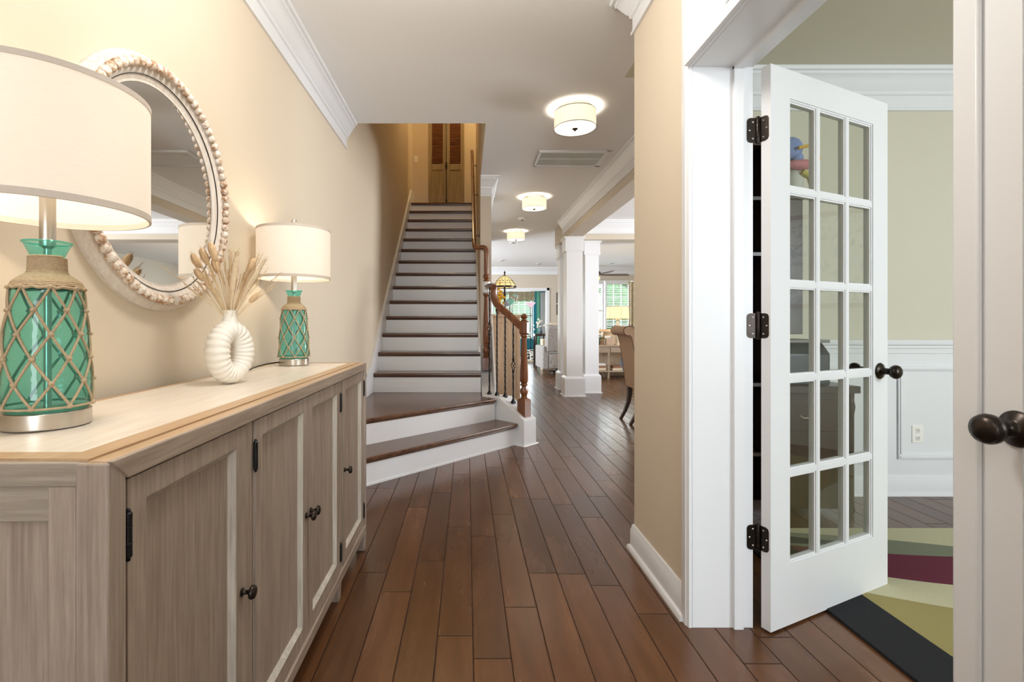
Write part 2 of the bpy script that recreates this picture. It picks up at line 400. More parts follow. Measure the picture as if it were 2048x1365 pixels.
def thing(name, label, cat, loc=(0, 0, 0), group=None, kind=None, rotz=0, local=False):
    o = bpy.data.objects.new(name, None); COL.objects.link(o); o.location = loc; o.rotation_euler = (0, 0, rotz)
    o.empty_display_size = .1
    ORIG[o.name] = Vector((0, 0, 0)) if local else Vector(loc)
    if label: o['label'] = label
    if cat: o['category'] = cat
    if group: o['group'] = group
    if kind: o['kind'] = kind
    return o
def kids(o): return [c for c in bpy.data.objects if c.parent == o]
def dup(o, loc, label, rotz=0.0, group=None):
    r = o.copy(); COL.objects.link(r); r.location = loc; r.rotation_euler = (0, 0, rotz); r['label'] = label
    for ch in kids(o):
        c = ch.copy(); COL.objects.link(c); c.parent = r
        for g in kids(ch):
            d = g.copy(); COL.objects.link(d); d.parent = c
    return r
def struct(name, mb, mat, **kw):
    return build(name, mb, mat, kind='structure', **kw)

XL = -.985; CH = 2.74
# ================================================================== SHELL
struct('floor', MB().box(-2.6, 6.2, -4.7, 18, -.12, 0), mt['floor'], smooth=False)
m = MB()
m.box(-1.12, .82, -4.7, 3.93, CH, CH+.1); m.box(.82, 1.04, -4.7, 3.93, CH, CH+.1)
m.box(.152, 1.04, 3.93, 8.87, CH, CH+.1); m.box(1.04, 6.2, 3.2, 8.87, CH, CH+.1); m.box(-2.6, 6.2, 8.87, 14.0, CH, CH+.1)
struct('ceiling', m, mt['ceil'], smooth=False)
struct('ceiling_office', MB().box(1.04, 4.4, -1.0, 3.2, CH, CH+.1), mt['khaki'], smooth=False)
struct('ceiling_sunroom', MB().box(-.3, 4.2, 14.0, 18, 2.5, 2.6), mt['ceil'], smooth=False)
struct('ceiling_upstairs', MB().box(-1.12, 2.2, 3.8, 8.9, 5.64, 5.74), mt['ceil'], smooth=False)
struct('wall_left', MB().box(-1.12, XL, -4.7, 8.87, 0, 5.64), mt['wall'], smooth=False)
m = MB(); m.box(-1.12, 2.2, 8.75, 8.87, CH+.05, 5.64); m.box(-1.12, .15, 8.75, 8.87, 0, CH)
struct('wall_stair_back', m, mt['wall'], smooth=False)
struct('wall_stair_header', MB().box(XL, .27, 3.81, 3.93, CH+.1, 5.64), mt['wall'], smooth=False)
m = MB(); m.px([(3.93, CH+.002), (8.32, CH+.002), (8.32, 5.64), (3.93, 5.64)], .15, .27)
m.box(.15, .27, 5.38, 9.6, 0, CH)
struct('wall_stair_right', m, mt['wall'], smooth=False)
struct('floor_upstairs', MB().box(XL, 2.2, 8.36, 8.75, 3.0, 3.17), mt['floor'], smooth=False)
struct('wall_upstairs_hall', MB().box(2.1, 2.2, 3.8, 8.87, CH+.1, 5.64).box(.27, 2.2, 3.8, 3.93, CH+.1, 5.64), mt['wall'], smooth=False)
# right wall with the office opening
DH = 2.047
m = MB(); m.box(.82, 1.04, 1.80, 2.37, 0, CH); m.box(.82, 1.04, .205, 1.80, DH+.035, CH); m.box(.82, 1.04, -4.7, .205, 0, CH)
m.box(1.04, 1.295, 2.25, 2.37, 0, CH); m.box(1.235, 1.295, 2.37, 3.142, 0, CH)
struct('wall_right', m, mt['wall'], smooth=False)
# office walls
struct('wall_office_back', MB().box(1.235, 4.4, 3.142, 3.26, 0, CH), mt['khaki'], smooth=False)
m = MB().box(4.4, 4.5, -1.0, 3.26, 0, CH)
struct('wall_office_right', m, mt['khaki'], smooth=False)
struct('wall_office_front', MB().box(1.04, 4.5, -1.1, -1.0, 0, .75).box(1.04, 4.5, -1.1, -1.0, 2.45, CH).box(1.04, 2.6, -1.1, -1.0, .75, 2.45).box(4.2, 4.5, -1.1, -1.0, .75, 2.45), mt['khaki'], smooth=False)
struct('wall_office_inner', MB().box(1.041, 1.055, 1.80, 2.25, 0, CH).box(1.041, 1.055, .24, 1.80, 2.14, CH).box(1.041, 1.055, -1.0, .2, 0, CH).box(1.055, 1.303, 2.241, 2.249, 0, CH).box(1.296, 1.303, 2.249, 3.14, 0, CH), mt['khaki'], smooth=False)
# dining / living walls
struct('wall_dining', MB().box(1.235, 6.2, 3.262, 3.30, 0, CH), mt['wall_far'], smooth=False)
m = MB(); m.box(6.1, 6.2, 3.3, 14.0, 0, .7); m.box(6.1, 6.2, 3.3, 14.0, 2.5, CH); m.box(6.1, 6.2, 3.3, 4.3, .7, 2.5); m.box(6.1, 6.2, 6.5, 14.0, .7, 2.5)
struct('wall_living_right', m, mt['wall_far'], smooth=False)
YF = 13.95
m = MB(); m.box(-2.6, .75, YF, YF+.14, 0, CH); m.box(.75, 2.30, YF, YF+.14, 2.07, CH); m.box(2.30, 2.95, YF, YF+.14, 0, CH)
m.box(2.95, 5.6, YF, YF+.14, 0, .62); m.box(2.95, 5.6, YF, YF+.14, 2.36, CH); m.box(5.6, 6.2, YF, YF+.14, 0, CH)
struct('wall_back', m, mt['wall_far'], smooth=False)
m = MB(); m.box(-2.6, -2.5, 8.87, 10.0, 0, CH); m.box(-2.6, -2.5, 12.6, 14.0, 0, CH); m.box(-2.6, -2.5, 10, 12.6, 0, .6); m.box(-2.6, -2.5, 10, 12.6, 2.5, CH); m.box(-2.6, -1.12, 8.75, 8.87, 0, CH)
struct('wall_living_left', m, mt['wall_far'], smooth=False)
# foyer front wall with glazed door
m = MB(); m.box(-1.12, -.85, -4.7, -4.55, 0, CH); m.box(.7, .82, -4.7, -4.55, 0, CH); m.box(-.85, .7, -4.7, -4.55, 2.6, CH)
struct('wall_front', m, mt['wall'], smooth=False)
# sunroom
m = MB(); m.box(-.3, .55, 17.6, 17.7, 0, 2.5); m.box(2.42, 2.64, 17.6, 17.7, 0, 2.5); m.box(.55, 2.42, 17.6, 17.7, 0, .55); m.box(.55, 2.42, 17.6, 17.7, 2.25, 2.5); m.box(2.64, 4.2, 17.6, 17.7, 0, 2.5)
struct('wall_sunroom_back', m, mt['teal_wall'], smooth=False)
m = MB(); m.box(3.0, 3.1, 14.1, 17.6, 0, .5); m.box(3.0, 3.1, 14.1, 17.6, 2.25, 2.5); m.box(3.0, 3.1, 14.1, 14.7, .5, 2.25); m.box(3.0, 3.1, 16.9, 17.6, .5, 2.25); m.box(-.3, -.2, 14.1, 17.6, 0, 2.5)
struct('wall_sunroom_right', m, mt['ceil'], smooth=False)

# ------------------------------------------------------------------ crown, base, casings
CROWN = [(0, -.21), (.013, -.21), (.014, -.198), (.007, -.190), (.007, -.130), (.018, -.124), (.020, -.108), (.030, -.098), (.050, -.066), (.066, -.040), (.074, -.036), (.075, -.022), (.090, -.018), (.094, -.004), (.094, 0), (0, 0)]
BASE = [(0, 0), (.030, 0), (.030, .010), (.024, .020), (.015, .024), (.015, .100), (.011, .106), (.010, .118), (.006, .125), (0, .125)]
struct('trim_1', MB().sweep([(XL, -4.55), (XL, 3.93)], CROWN, CH, -1), mt['trim'])
struct('trim_2', MB().sweep([(.82, -4.55), (.82, 2.37), (1.235, 2.37), (1.235, 3.30)], CROWN, CH, 1), mt['trim'])
struct('trim_3', MB().sweep([(1.235, 3.30), (1.53, 3.30), (1.53, 7.72)], CROWN, CH, 1), mt['trim'])
struct('trim_4', MB().sweep([(.15, 5.38), (.27, 5.38), (.27, 9.6), (-2.5, 9.6)][:3], CROWN, CH, -1), mt['trim'])
struct('trim_5', MB().sweep([(-2.5, YF), (6.1, YF)], CROWN, CH, -1), mt['trim'])
struct('trim_6', MB().sweep([(1.303, 3.142), (4.4, 3.142)], [(a*1.1, b*1.18) for a, b in CROWN], CH, -1), mt['trim'])
struct('trim_7', MB().sweep([(1.757, 7.62), (6.1, 7.62)], CROWN, CH, -1), mt['trim'])
struct('baseboard_right', MB().sweep([(.82, 1.80), (.82, 2.37), (1.235, 2.37), (1.235, 3.26)], BASE, 0, 1), mt['trim'])
struct('baseboard_left', MB().sweep([(XL, -4.55), (XL, 3.42)], BASE, 0, -1), mt['trim'])
struct('baseboard_back', MB().sweep([(2.40, YF), (6.1, YF)], BASE, 0, -1), mt['trim'])
# ceiling beams
struct('ceiling_beam_hall', MB().box(1.53, 1.757, 3.30, 8.42, 2.44, CH), mt['wall_far'], smooth=False)
struct('ceiling_beam_dining', MB().box(1.757, 6.1, 7.62, 7.95, 2.44, CH), mt['wall_far'], smooth=False)

# office opening: jamb, casing, transom panel
m = MB()
m.box(.821, 1.043, 1.763, 1.80, 0, DH+.03)                    # far jamb board
m.box(.821, 1.043, .205, .24, 0, DH+.03)
m.box(.821, 1.043, .24, 1.763, DH, DH+.035)                   # head
m.box(.968, 1.003, 1.751, 1.763, 0, DH); m.box(.968, 1.003, .24, 1.763, DH-.012, DH)  # stop
struct('trim_8', m, mt['trim'], bevel=.0015)
CAS = [(0, 0), (0, .060), (-.008, .060), (-.010, .054), (-.016, .050), (-.018, .044), (-.018, .016), (-.014, .012), (-.014, .006), (-.010, .0)]
m = MB()   # casing up to the ceiling, far side: profile in x (out from .82) and y
m.pz([(.82+a, 1.763+b) for a, b in CAS], 0, CH)
m.pz([(.82+a, .24-b) for a, b in CAS], 0, CH)
struct('trim_9', m, mt['trim'])
m = MB()   # white transom panel over the doors on the hall side
m.box(.806, .8205, .24, 1.7625, DH, CH)
m.box(.790, .806, .24, 1.76, DH, DH+.022); m.box(.797, .806, .24, 1.76, DH+.022, DH+.044)
m.box(.799, .806, 1.497, 1.548, DH+.044, CH); m.box(.799, .806, .28, .33, DH+.044, CH); m.box(.803, .806, 1.485, 1.497, DH+.06, CH); m.box(.803, .806, .33, 1.485, DH+.06, DH+.072)
struct('trim_10', m, mt['trim'], bevel=.002)
# casing of the opening to the sunroom
m = MB(); m.box(2.30, 2.375, YF-.02, YF, 0, 2.145); m.box(.675, .75, YF-.02, YF, 0, 2.145); m.box(.675, 2.375, YF-.02, YF, 2.07, 2.145)
m.box(2.285, 2.30, YF-.01, YF+.15, 0, 2.07); m.box(.75, .765, YF-.01, YF+.15, 0, 2.07); m.box(.75, 2.30, YF-.01, YF+.15, 2.055, 2.07)
struct('trim_11', m, mt['trim'], bevel=.003)
# wainscot in the office
m = MB(); m.box(1.303, 4.4, 3.132, 3.1425, 0, .985)
struct('trim_12', m, mt['trim'])
RAILP = [(0, 0), (.010, 0), (.012, .03), (.018, .036), (.018, .05), (.030, .058), (.034, .075), (.034, .088), (0, .088)]
struct('trim_13', MB().sweep([(1.303, 3.132), (4.4, 3.132)], RAILP, .918, -1), mt['trim'])
struct('baseboard_office', MB().sweep([(1.303, 3.132), (4.4, 3.132)], BASE, 0, -1), mt['trim'])
def frame_panel(m, x0, x1, z0, z1, y, w=.028, d=.014):
    for a, b, c, e in ((x0, x1, z0, z0+w), (x0, x1, z1-w, z1), (x0, x0+w, z0+w, z1-w), (x1-w, x1, z0+w, z1-w)):
        m.box(a, b, y-d, y, c, e)
        m.box(a+(.008 if b-a > .03 or True else 0), b-.008, y-d-.006, y-d, c+.008, e-.008)
m = MB()
for a, b in ((1.42, 1.98), (2.06, 2.70), (2.785, 3.55), (3.64, 4.3)): frame_panel(m, a, b, .235, .835, 3.132)
struct('trim_14', m, mt['trim'], bevel=.002)

# ------------------------------------------------------------------ windows
def blinds_window(n, x0, x1, z0, z1, y, slats, mid=True, muntin=2):
    t = thing('window_%d' % n, None, None, ((x0+x1)/2, y, z0), kind='structure')
    m = MB(); w = .05
    m.box(x0-w, x1+w, y-.02, y+.10, z1, z1+.08); m.box(x0-w, x1+w, y-.05, y+.10, z0-.05, z0); m.box(x0-w, x0, y-.02, y+.1, z0, z1); m.box(x1, x1+w, y-.02, y+.1, z0, z1)
    if mid: zc = (z0+z1)/2; m.box(x0, x1, y+.02, y+.06, zc-.035, zc+.035)
    for k in range(1, muntin+1):
        xx = x0+(x1-x0)*k/(muntin+1); m.box(xx-.009, xx+.009, y+.05, y+.07, z0, z1)
    for k in (.25, .75): zz = z0+(z1-z0)*k; m.box(x0, x1, y+.05, y+.07, zz-.009, zz+.009)
    build('window_frame', m, mt['trim'], t, bevel=.002)
    build('window_pane', MB().box(x0, x1, y+.075, y+.08, z0, z1), mt['glass'], t)
    if slats:
        m = MB(); k = 0; zz = z1-.03
        while zz > z0+.05:
            M = Matrix.Translation((0, y+.01, zz)) @ Matrix.Rotation(.20, 4, 'X')
            m.box(x0+.01, x1-.01, -.022, .022, -.0015, .0015, M); zz -= slats
        m.box(x0+.005, x1-.005, y-.01, y+.03, z1-.03, z1)
        build('blind', m, mt['white'], t, smooth=False)
    return t
blinds_window(1, 3.18, 3.90, .70, 2.28, YF, .052)
blinds_window(2, 4.03, 4.68, .70, 2.28, YF, .052)
blinds_window(3, 4.82, 5.50, .70, 2.28, YF, .052)
blinds_window(4, 1.66, 2.34, .62, 2.2, 17.58, .055)
blinds_window(5, .65, 1.52, .62, 2.2, 17.58, .055)
def side_window(n, x, y0, y1, z0, z1, mull=3):
    t = thing('window_%d' % n, None, None, (x, (y0+y1)/2, z0), kind='structure'); m = MB(); w = .06
    m.box(x-.03, x+.03, y0-w, y1+w, z1, z1+w); m.box(x-.03, x+.03, y0-w, y1+w, z0-w, z0); m.box(x-.03, x+.03, y0-w, y0, z0, z1); m.box(x-.03, x+.03, y1, y1+w, z0, z1)
    for k in range(1, mull): yy = y0+(y1-y0)*k/mull; m.box(x-.015, x+.015, yy-.02, yy+.02, z0, z1)
    m.box(x-.015, x+.015, y0, y1, (z0+z1)/2-.02, (z0+z1)/2+.02)
    build('window_frame', m, mt['trim'], t, bevel=.002)
    build('window_pane', MB().box(x-.004, x+.004, y0, y1, z0, z1), mt['glass'], t)
side_window(7, 6.12, 4.3, 6.5, .7, 2.5)
side_window(8, -2.54, 10, 12.6, .6, 2.5)
side_window(9, 3.05, 14.7, 16.9, .5, 2.25, 2)
# front door with sidelights behind the camera
t = thing('door_3', None, None, (-.08, -4.6, 0), kind='structure'); m = MB()
for a, b in ((-.85, -.79), (-.53, -.45), (.30, .38), (.64, .70)): m.box(a, b, -4.65, -4.57, 0, 2.6)
m.box(-.85, .70, -4.65, -4.57, 2.52, 2.6); m.box(-.85, .70, -4.65, -4.57, 2.08, 2.16); m.box(-.85, .7, -4.65, -4.57, 0, .25)
build('door_frame', m, mt['trim'], t, bevel=.003)
build('door_glass', MB().box(-.79, .64, -4.612, -4.606, .25, 2.52), mt['glass'], t)

t = thing('window_6', None, None, (3.4, -1.05, .75), kind='structure'); m = MB()
m.box(2.54, 2.6, -1.08, -.98, .69, 2.51); m.box(4.2, 4.26, -1.08, -.98, .69, 2.51); m.box(2.6, 4.2, -1.08, -.98, .69, .75); m.box(2.6, 4.2, -1.08, -.98, 2.45, 2.51); m.box(3.37, 3.43, -1.08, -1.0, .75, 2.45); m.box(2.6, 4.2, -1.07, -1.02, 1.58, 1.62)
build('window_frame', m, mt['trim'], t, bevel=.002); build('window_pane', MB().box(2.6, 4.2, -1.056, -1.05, .75, 2.45), mt['glass'], t)
t = thing('framed_map', 'large pale grey map in a brown frame, seen reflected in the door panes', 'picture', (4.38, 1.6, 1.25))
m = MB(); m.box(4.37, 4.40, .9, 2.4, 1.25, 1.29); m.box(4.37, 4.40, .9, 2.4, 2.06, 2.10); m.box(4.37, 4.40, .9, .94, 1.29, 2.06); m.box(4.37, 4.40, 2.36, 2.4, 1.29, 2.06)
build('frame', m, mt['louver'], t); build('map_print', MB().box(4.385, 4.39, .94, 2.36, 1.29, 2.06), mt['map'], t)
# hedge outside
m = MB()
for k in range(70):
    x = random.uniform(-2, 9); z = random.uniform(.2, 3.6); y = random.uniform(19.6, 21)
    m.ball((x, y, z), random.uniform(.5, .9), 10, 7)
o = build('garden_hedge', m, mt['hedge'], label='green garden shrubs seen outside through the far windows', cat='hedge', kind='stuff')
d = o.modifiers.new('disp', 'DISPLACE'); tx = bpy.data.textures.new('leaves', 'CLOUDS'); tx.noise_scale = .12; d.texture = tx; d.strength = .35
struct('ground_lawn', MB().box(-6, 14, 18.0, 24, -.3, -.15), mt['hedge'])

# ================================================================== STAIRCASE
ST = thing('staircase', 'white-riser staircase with dark treads rising between two walls', 'stairs', (-.4, 4.0, 0))
RX0, RX1 = -.965, .113
def noseprof(y0, y1, h):   # side profile of a tread with rounded nosing and cove
    return [(y1, h), (y0+.008, h), (y0+.001, h-.006), (y0, h-.013), (y0+.001, h-.020), (y0+.008, h-.027), (y0+.012, h-.028), (y0+.014, h-.036), (y0+.025, h-.044), (y0+.03, h-.044), (y0+.03, h-.028), (y1, h-.028)]
TR = .258; RI = .2; Y1 = 4.97
for k in range(14):
    y = Y1+TR*k; h = .6+RI*k
    build('tread', MB().px(noseprof(y, y+TR+.03 if k < 13 else y+.06, h), RX0, RX1+.03), mt['tread'], ST)
    build('riser', MB().box(RX0, RX1+.03, y+.026, y+.045, h-RI+.001, h-.045), mt['trim'], ST, smooth=False)
# two winder steps, turned about 45 degrees
def winder(poly, h, nose_i=0):
    m = MB(); (ax, ay), (bx, by) = poly[0], poly[1]
    d = Vector((bx-ax, by-ay)).normalized(); n = Vector((-d.y, d.x))
    back = poly[2:]
    m.pz([poly[0], poly[1]]+back, h-.028, h)
    a2, b2 = Vector(poly[0])+n*.014, Vector(poly[1])+n*.014-d*.012
    m.pz([tuple(a2), tuple(b2), tuple(b2+n*.03), tuple(a2+n*.03)], h-.045, h-.027)
    return m
P2 = [(-.965, 3.407), (.278, 4.562), (.262, 4.615), (.15, 4.727), (.143, 4.995), (-.965, 4.995)]
P1 = [(-.965, 2.993), (.464, 4.400), (.45, 4.432), (.262, 4.618), (-.965, 3.46)]
build('tread', winder(P2, .4), mt['tread'], ST, bevel=.007, bseg=3)
build('tread', winder(P1, .2), mt['tread'], ST, bevel=.007, bseg=3)
build('riser', MB().pz([(-.965, 3.025), (.449, 4.435), (.437, 4.449), (-.965, 3.052)], 0, .157), mt['trim'], ST, smooth=False)
build('riser', MB().pz([(-.965, 3.432), (.262, 4.584), (.25, 4.60), (-.965, 3.46)], .2, .357), mt['trim'], ST, smooth=False)
m = MB().pz([(-.965, 3.018), (.456, 4.435), (.449, 4.443), (-.965, 3.03)], 0, .014)
build('shoe_moulding', m, mt['trim'], ST)
# skirt boards
sk = [(4.62, .4), (Y1+.03, .4), (8.6, 3.2), (8.75, 3.2), (8.75, 3.46), (8.38, 3.40), (4.84, .66), (4.62, .60)]
build('skirt_board', MB().px(sk, XL+.001, RX0+.002), mt['trim'], ST, bevel=.003)
build('skirt_board', MB().px([(8.6, 3.36), (8.38, 3.30), (8.38, 3.40), (8.6, 3.46)], XL+.001, RX0+.008).px([(4.62, .60), (4.84, .66), (8.38, 3.40), (8.38, 3.43), (4.83, .685), (4.62, .63)], XL+.001, RX0+.010), mt['trim'], ST)
build('skirt_board', MB().px([(5.2, .4), (5.30, .86), (8.30, 3.19), (8.30, 2.85), (5.34, .4)], RX1+.012, .149), mt['trim'], ST)
build('skirt_board', MB().box(XL+.001, RX0+.002, 3.42, 4.62, .4, .53), mt['trim'], ST, bevel=.003)
# curb wall that carries the balusters
sec = [((.514, 4.363), (.641, 4.491), .235), ((.304, 4.573), (.431, 4.701), .41), ((.15, 4.727), (.27, 4.862), .41), ((.15, 4.90), (.27, 4.90), .41), ((.15, 5.379), (.27, 5.379), .60)]
m = MB(); R = []
for L, Rr, zt in sec: R.append([Vector((*L, 0)), Vector((*Rr, 0)), Vector((*Rr, zt)), Vector((*L, zt))])
m.rings(R)
build('curb_wall', m, mt['trim'], ST, smooth=False, bevel=.003)
m = MB(); m.sweep([(.15-.004, 4.727-.004), (.514, 4.363), (.641, 4.491), (.27, 4.862), (.27, 5.379)], [(0, 0), (.018, 0), (.014, .010), (0, .014)], 0, -1)
build('shoe_moulding', m, mt['trim'], ST)
build('stringer_board', MB().px([(4.80, 0), (4.80, .50), (5.46, 1.20), (5.6, 1.20), (5.6, 0)], .2705, .288), mt['trim'], ST, bevel=.002)
build('corner_casing', MB().box(.149, .271, 5.372, 5.3795, .6, 2.53), mt['wall_far'], ST, smooth=False)

def R45(c): return Matrix.Translation(c) @ Matrix.Rotation(PI/4, 4, 'Z')
def newel(c, z0, z1, zb, zt, fin, M45=True, white=False, parent=ST, name='newel_post', octo=True):
    """square foot z0..zb, turned shaft to zt, eight-sided block zt..z1, finial"""
    m = MB(); x, y = c; s = .045
    M = Matrix.Translation((x, y, 0)) @ Matrix.Rotation(PI/4 if M45 else 0, 4, 'Z')
    m.box(-s, s, -s, s, z0, zb-.012, M)
    m.rings([[M @ Vector((a*r, b*r, z)) for a, b in ((-1, -1), (1, -1), (1, 1), (-1, 1))] for r, z in ((s, zb-.012), (.030, zb+.004))])
    h = zt-zb
    prof = [(.030, zb), (.034, zb+.012), (.026, zb+.022), (.028, zb+.03), (.038, zb+.065), (.036, zb+.085), (.024, zb+.105), (.022, zb+.115), (.034, zb+.125), (.034, zb+.135), (.028, zb+.142),
            (.036, zb+.165), (.036, zb+.24), (.024, zt-.05), (.026, zt-.04), (.022, zt-.034), (.034, zt-.015), (.034, zt)]
    fl = lambda a, z: 1+(.045*math.cos(8*a) if zb+.16 < z < zt-.06 else 0)
    m.lathe(prof, (x, y, 0), 32, fn=fl)
    if fin: m.lathe([(.028, z1), (.030, z1+.008), (.020, z1+.014), (.020, z1+.018), (.030, z1+.030), (.033, z1+.042), (.028, z1+.056), (.012, z1+.068), (0, z1+.070)], (x, y, 0), 24)
    o = build(name, m, mt['rail'], parent, ang=30)
    b = MB(); r = .046
    b.lathe([(r*.8, zt), (r*1.08, zt+.012), (r*1.08, z1-.012), (r*.8, z1)], (x, y, 0), 8, M=Matrix.Rotation(PI/8, 3, 'Z').to_4x4())
    build('newel_block', b, mt['trim'] if white else mt['rail'], o, smooth=False, bevel=.002, label='white block' if white else None)  # block takes the white trim colour when the flag is set
    return o
newel((.528, 4.477), .19, 1.135, .415, 1.01, True)
up = newel((.213, 5.325), .60, 1.575, .745, 1.445, False, False, True)
build('newel_collar', MB().lathe([(.026, 1.575), (.034, 1.583), (.022, 1.60), (.036, 1.625), (.036, 1.64), (.026, 1.655)], (.213, 5.325, 0), 24), mt['rail'], up)

# handrail: swept profile
def rail(path, w=.030, h=.030, parent=ST):
    prof = [(-.6, -1), (.6, -1), (.75, -.6), (.6, -.2), (.95, .1), (1, .5), (.7, .9), (0, 1.08), (-.7, .9), (-1, .5), (-.95, .1), (-.6, -.2), (-.75, -.6)]
    P = [Vector(p) for p in path]; n = len(P); R = []
    side0 = None
    for i in range(n):
        d = (P[min(i+1, n-1)]-P[max(i-1, 0)]).normalized()
        s = d.cross(Vector((0, 0, 1)))
        if s.length < .25 and side0: s = side0
        s.normalize(); side0 = s
        u = s.cross(d).normalized()
        R.append([P[i]+s*a*w+u*b*h for a, b in prof])
    return MB().rings(R)
def smoothpath(pts, n=6):
    P = [Vector(p) for p in pts]; out = []
    for i in range(len(P)-1):
        p0, p1, p2, p3 = P[max(i-1, 0)], P[i], P[i+1], P[min(i+2, len(P)-1)]
        for k in range(n):
            t = k/n; out.append(.5*((2*p1)+(p2-p0)*t+(2*p0-5*p1+4*p2-p3)*t*t+(3*p1-p0-3*p2+p3)*t**3))
    out.append(P[-1]); return out
lr = smoothpath([(.515, 4.49, 1.075), (.484, 4.521, 1.105), (.404, 4.60, 1.19), (.330, 4.675, 1.26), (.287, 4.718, 1.31), (.266, 4.739, 1.37), (.262, 4.745, 1.44), (.262, 4.75, 1.478)])
build('handrail', rail(lr), mt['rail'], ST)
build('handrail', rail(smoothpath([(.262, 4.70, 1.465), (.262, 4.80, 1.488), (.245, 5.0, 1.505), (.216, 5.29, 1.515)], 4), .028, .024), mt['rail'], ST)
build('handrail', MB().tube(smoothpath([(.213, 5.325, 1.64), (.213, 5.325, 1.80), (.213, 5.325, 1.90), (.200, 5.33, 1.945), (.165, 5.34, 1.955), (.11, 5.36, 1.957), (.088, 5.40, 1.965), (.083, 5.50, 2.02), (.083, 5.60, 2.10)], 5), .026, 14), mt['rail'], ST)
build('handrail', rail([(.083, 5.56, 2.07), (.083, 6.5, 2.80), (.083, 8.0, 3.965)], .024, .024), mt['rail'], ST)
m = MB()
for y in (5.75, 6.7, 7.6):
    z = 2.07+(y-5.56)*.7766
    m.tube([(.149, y, z-.055), (.105, y, z-.06), (.083, y, z-.03)], .006, 8).lathe([(.022, 0), (.022, .005)], (.149, y, z-.055), 12, M=Matrix.Rotation(-PI/2, 3, 'Y').to_4x4())
    build('rail_bracket', m, mt['bronze'], ST); m = MB()
def baluster(x, y, z0, z1, basket=None):
    m = MB(); n = int((z1-z0)/.012)
    pts = [(x, y, z0+(z1-z0)*i/n) for i in range(n+1)]
    if basket:
        for a, b in ((z0, basket-.05), (basket+.05, z1)):
            k = max(4, int((b-a)/.012)); m.tube([(x, y, a+(b-a)*i/k) for i in range(k+1)], .0085, 4, twist=.18)
        for q in range(4):
            m.tube([(x+.021*math.sin(PI*s/14)*math.cos(q*PI/2+s*.22), y+.021*math.sin(PI*s/14)*math.sin(q*PI/2+s*.22), basket-.05+.1*s/14) for s in range(15)], .0033, 6)
        for zz in (basket-.055, basket+.055): m.lathe([(.008, zz-.012), (.013, zz-.004), (.013, zz+.004), (.008, zz+.012)], (x, y, 0), 10)
    else: m.tube(pts, .0085, 4, twist=.32)
    M = Matrix.Translation((x, y, 0)) @ Matrix.Rotation(PI/4, 4, 'Z')
    m.rings([[M @ Vector((a*r, b*r, z)) for a, b in ((-1, -1), (1, -1), (1, 1), (-1, 1))] for r, z in ((.017, z0-.008), (.017, z0+.010), (.010, z0+.022), (.012, z0+.03))])
    build('baluster', m, mt['black'], ST, smooth=False)
baluster(.222, 4.79, .412, 1.47, 1.06)
baluster(.292, 4.712, .412, 1.28)
baluster(.366, 4.638, .408, 1.205)
baluster(.437, 4.567, .365, 1.125, .716)

# shutters and switch upstairs
def shutter(x0, x1, bolt, label):
    t = thing('louvered_shutter', label, 'shutter', ((x0+x1)/2, 8.72, 3.2), 'weathered louvered shutters at the stair head'); z0, z1 = 3.325, 5.15; w = .058
    m = MB(); m.box(x0, x0+w, 8.715, 8.745, z0, z1); m.box(x1-w, x1, 8.715, 8.745, z0, z1)
    for a, b in ((z0, z0+.12), (3.885, 3.985), (z1-.08, z1)): m.box(x0+w, x1-w, 8.715, 8.745, a, b)
    m.box(x0, x1, 8.715, 8.748, 3.205, 3.325)
    build('shutter_frame', m, mt['shutter'], t, bevel=.002)
    build('shutter_panel', MB().box(x0+w, x1-w, 8.728, 8.738, z0+.12, 3.885), mt['shutter'], t)
    m = MB(); z = 4.0
    while z < z1-.09:
        m.box(x0+w, x1-w, -.016, .016, -.003, .003, Matrix.Translation((0, 8.727, z+.012)) @ Matrix.Rotation(-.7, 4, 'X')); z += .031
    build('louver_slats', m, mt['louver'], t, smooth=False)
    if bolt:
        m = MB(); xb = x0-.003; m.tube([(xb, 8.708, 3.29), (xb, 8.708, 5.1)], .007, 8); m.box(xb-.016, xb+.016, 8.698, 8.714, 3.90, 4.02); m.box(xb-.014, xb+.014, 8.70, 8.714, 3.27, 3.35); m.ball((xb, 8.69, 3.96), .018)
        build('bolt_rod', m, mt['black'], t, label='black cremone bolt')
shutter(-.690, -.378, False, 'left weathered louvered shutter on the wall at the top of the stairs')
shutter(-.370, -.058, True, 'right weathered louvered shutter with the black bolt, top of the stairs')
def plate(name, x, y, z, label, cat, duplex, nx=0):
    t = thing(name, label, cat, (x, y, z-.057)); build('cover_plate', MB().box(x-.036, x+.036, y-.006, y, z-.057, z+.057), mt['white'], t, bevel=.003)
    m = MB()
    if duplex:
        for dz in (-.025, .025):
            m = MB().box(x-.014, x+.014, y-.009, y-.005, z+dz-.016, z+dz+.016)
            f = build('socket', m, mt['paper'], t, bevel=.003); m = MB()
            for dx in (-.006, .006): m.box(x+dx-.0012, x+dx+.0012, y-.0095, y-.0088, z+dz-.003, z+dz+.007)
            m.lathe([(.0025, 0), (.0025, .0006)], (x, y-.0089, z+dz-.009), 8, M=Matrix.Rotation(PI/2, 3, 'X').to_4x4())
            build('slots', m, mt['black'], f)
    else:
        build('toggle', MB().box(x-.006, x+.006, y-.014, y-.005, z-.012, z+.012), mt['paper'], t, bevel=.002)
plate('light_switch', -.925, 8.75, 4.09, 'ivory light switch beside the shutters upstairs', 'light switch', False)
plate('wall_outlet', 2.915, 3.132, .395, 'white duplex outlet in the office wainscot panel', 'outlet', True)
plate('light_switch', 2.665, YF, 1.20, 'white switch plate under the small framed pictures on the far wall', 'light switch', False)

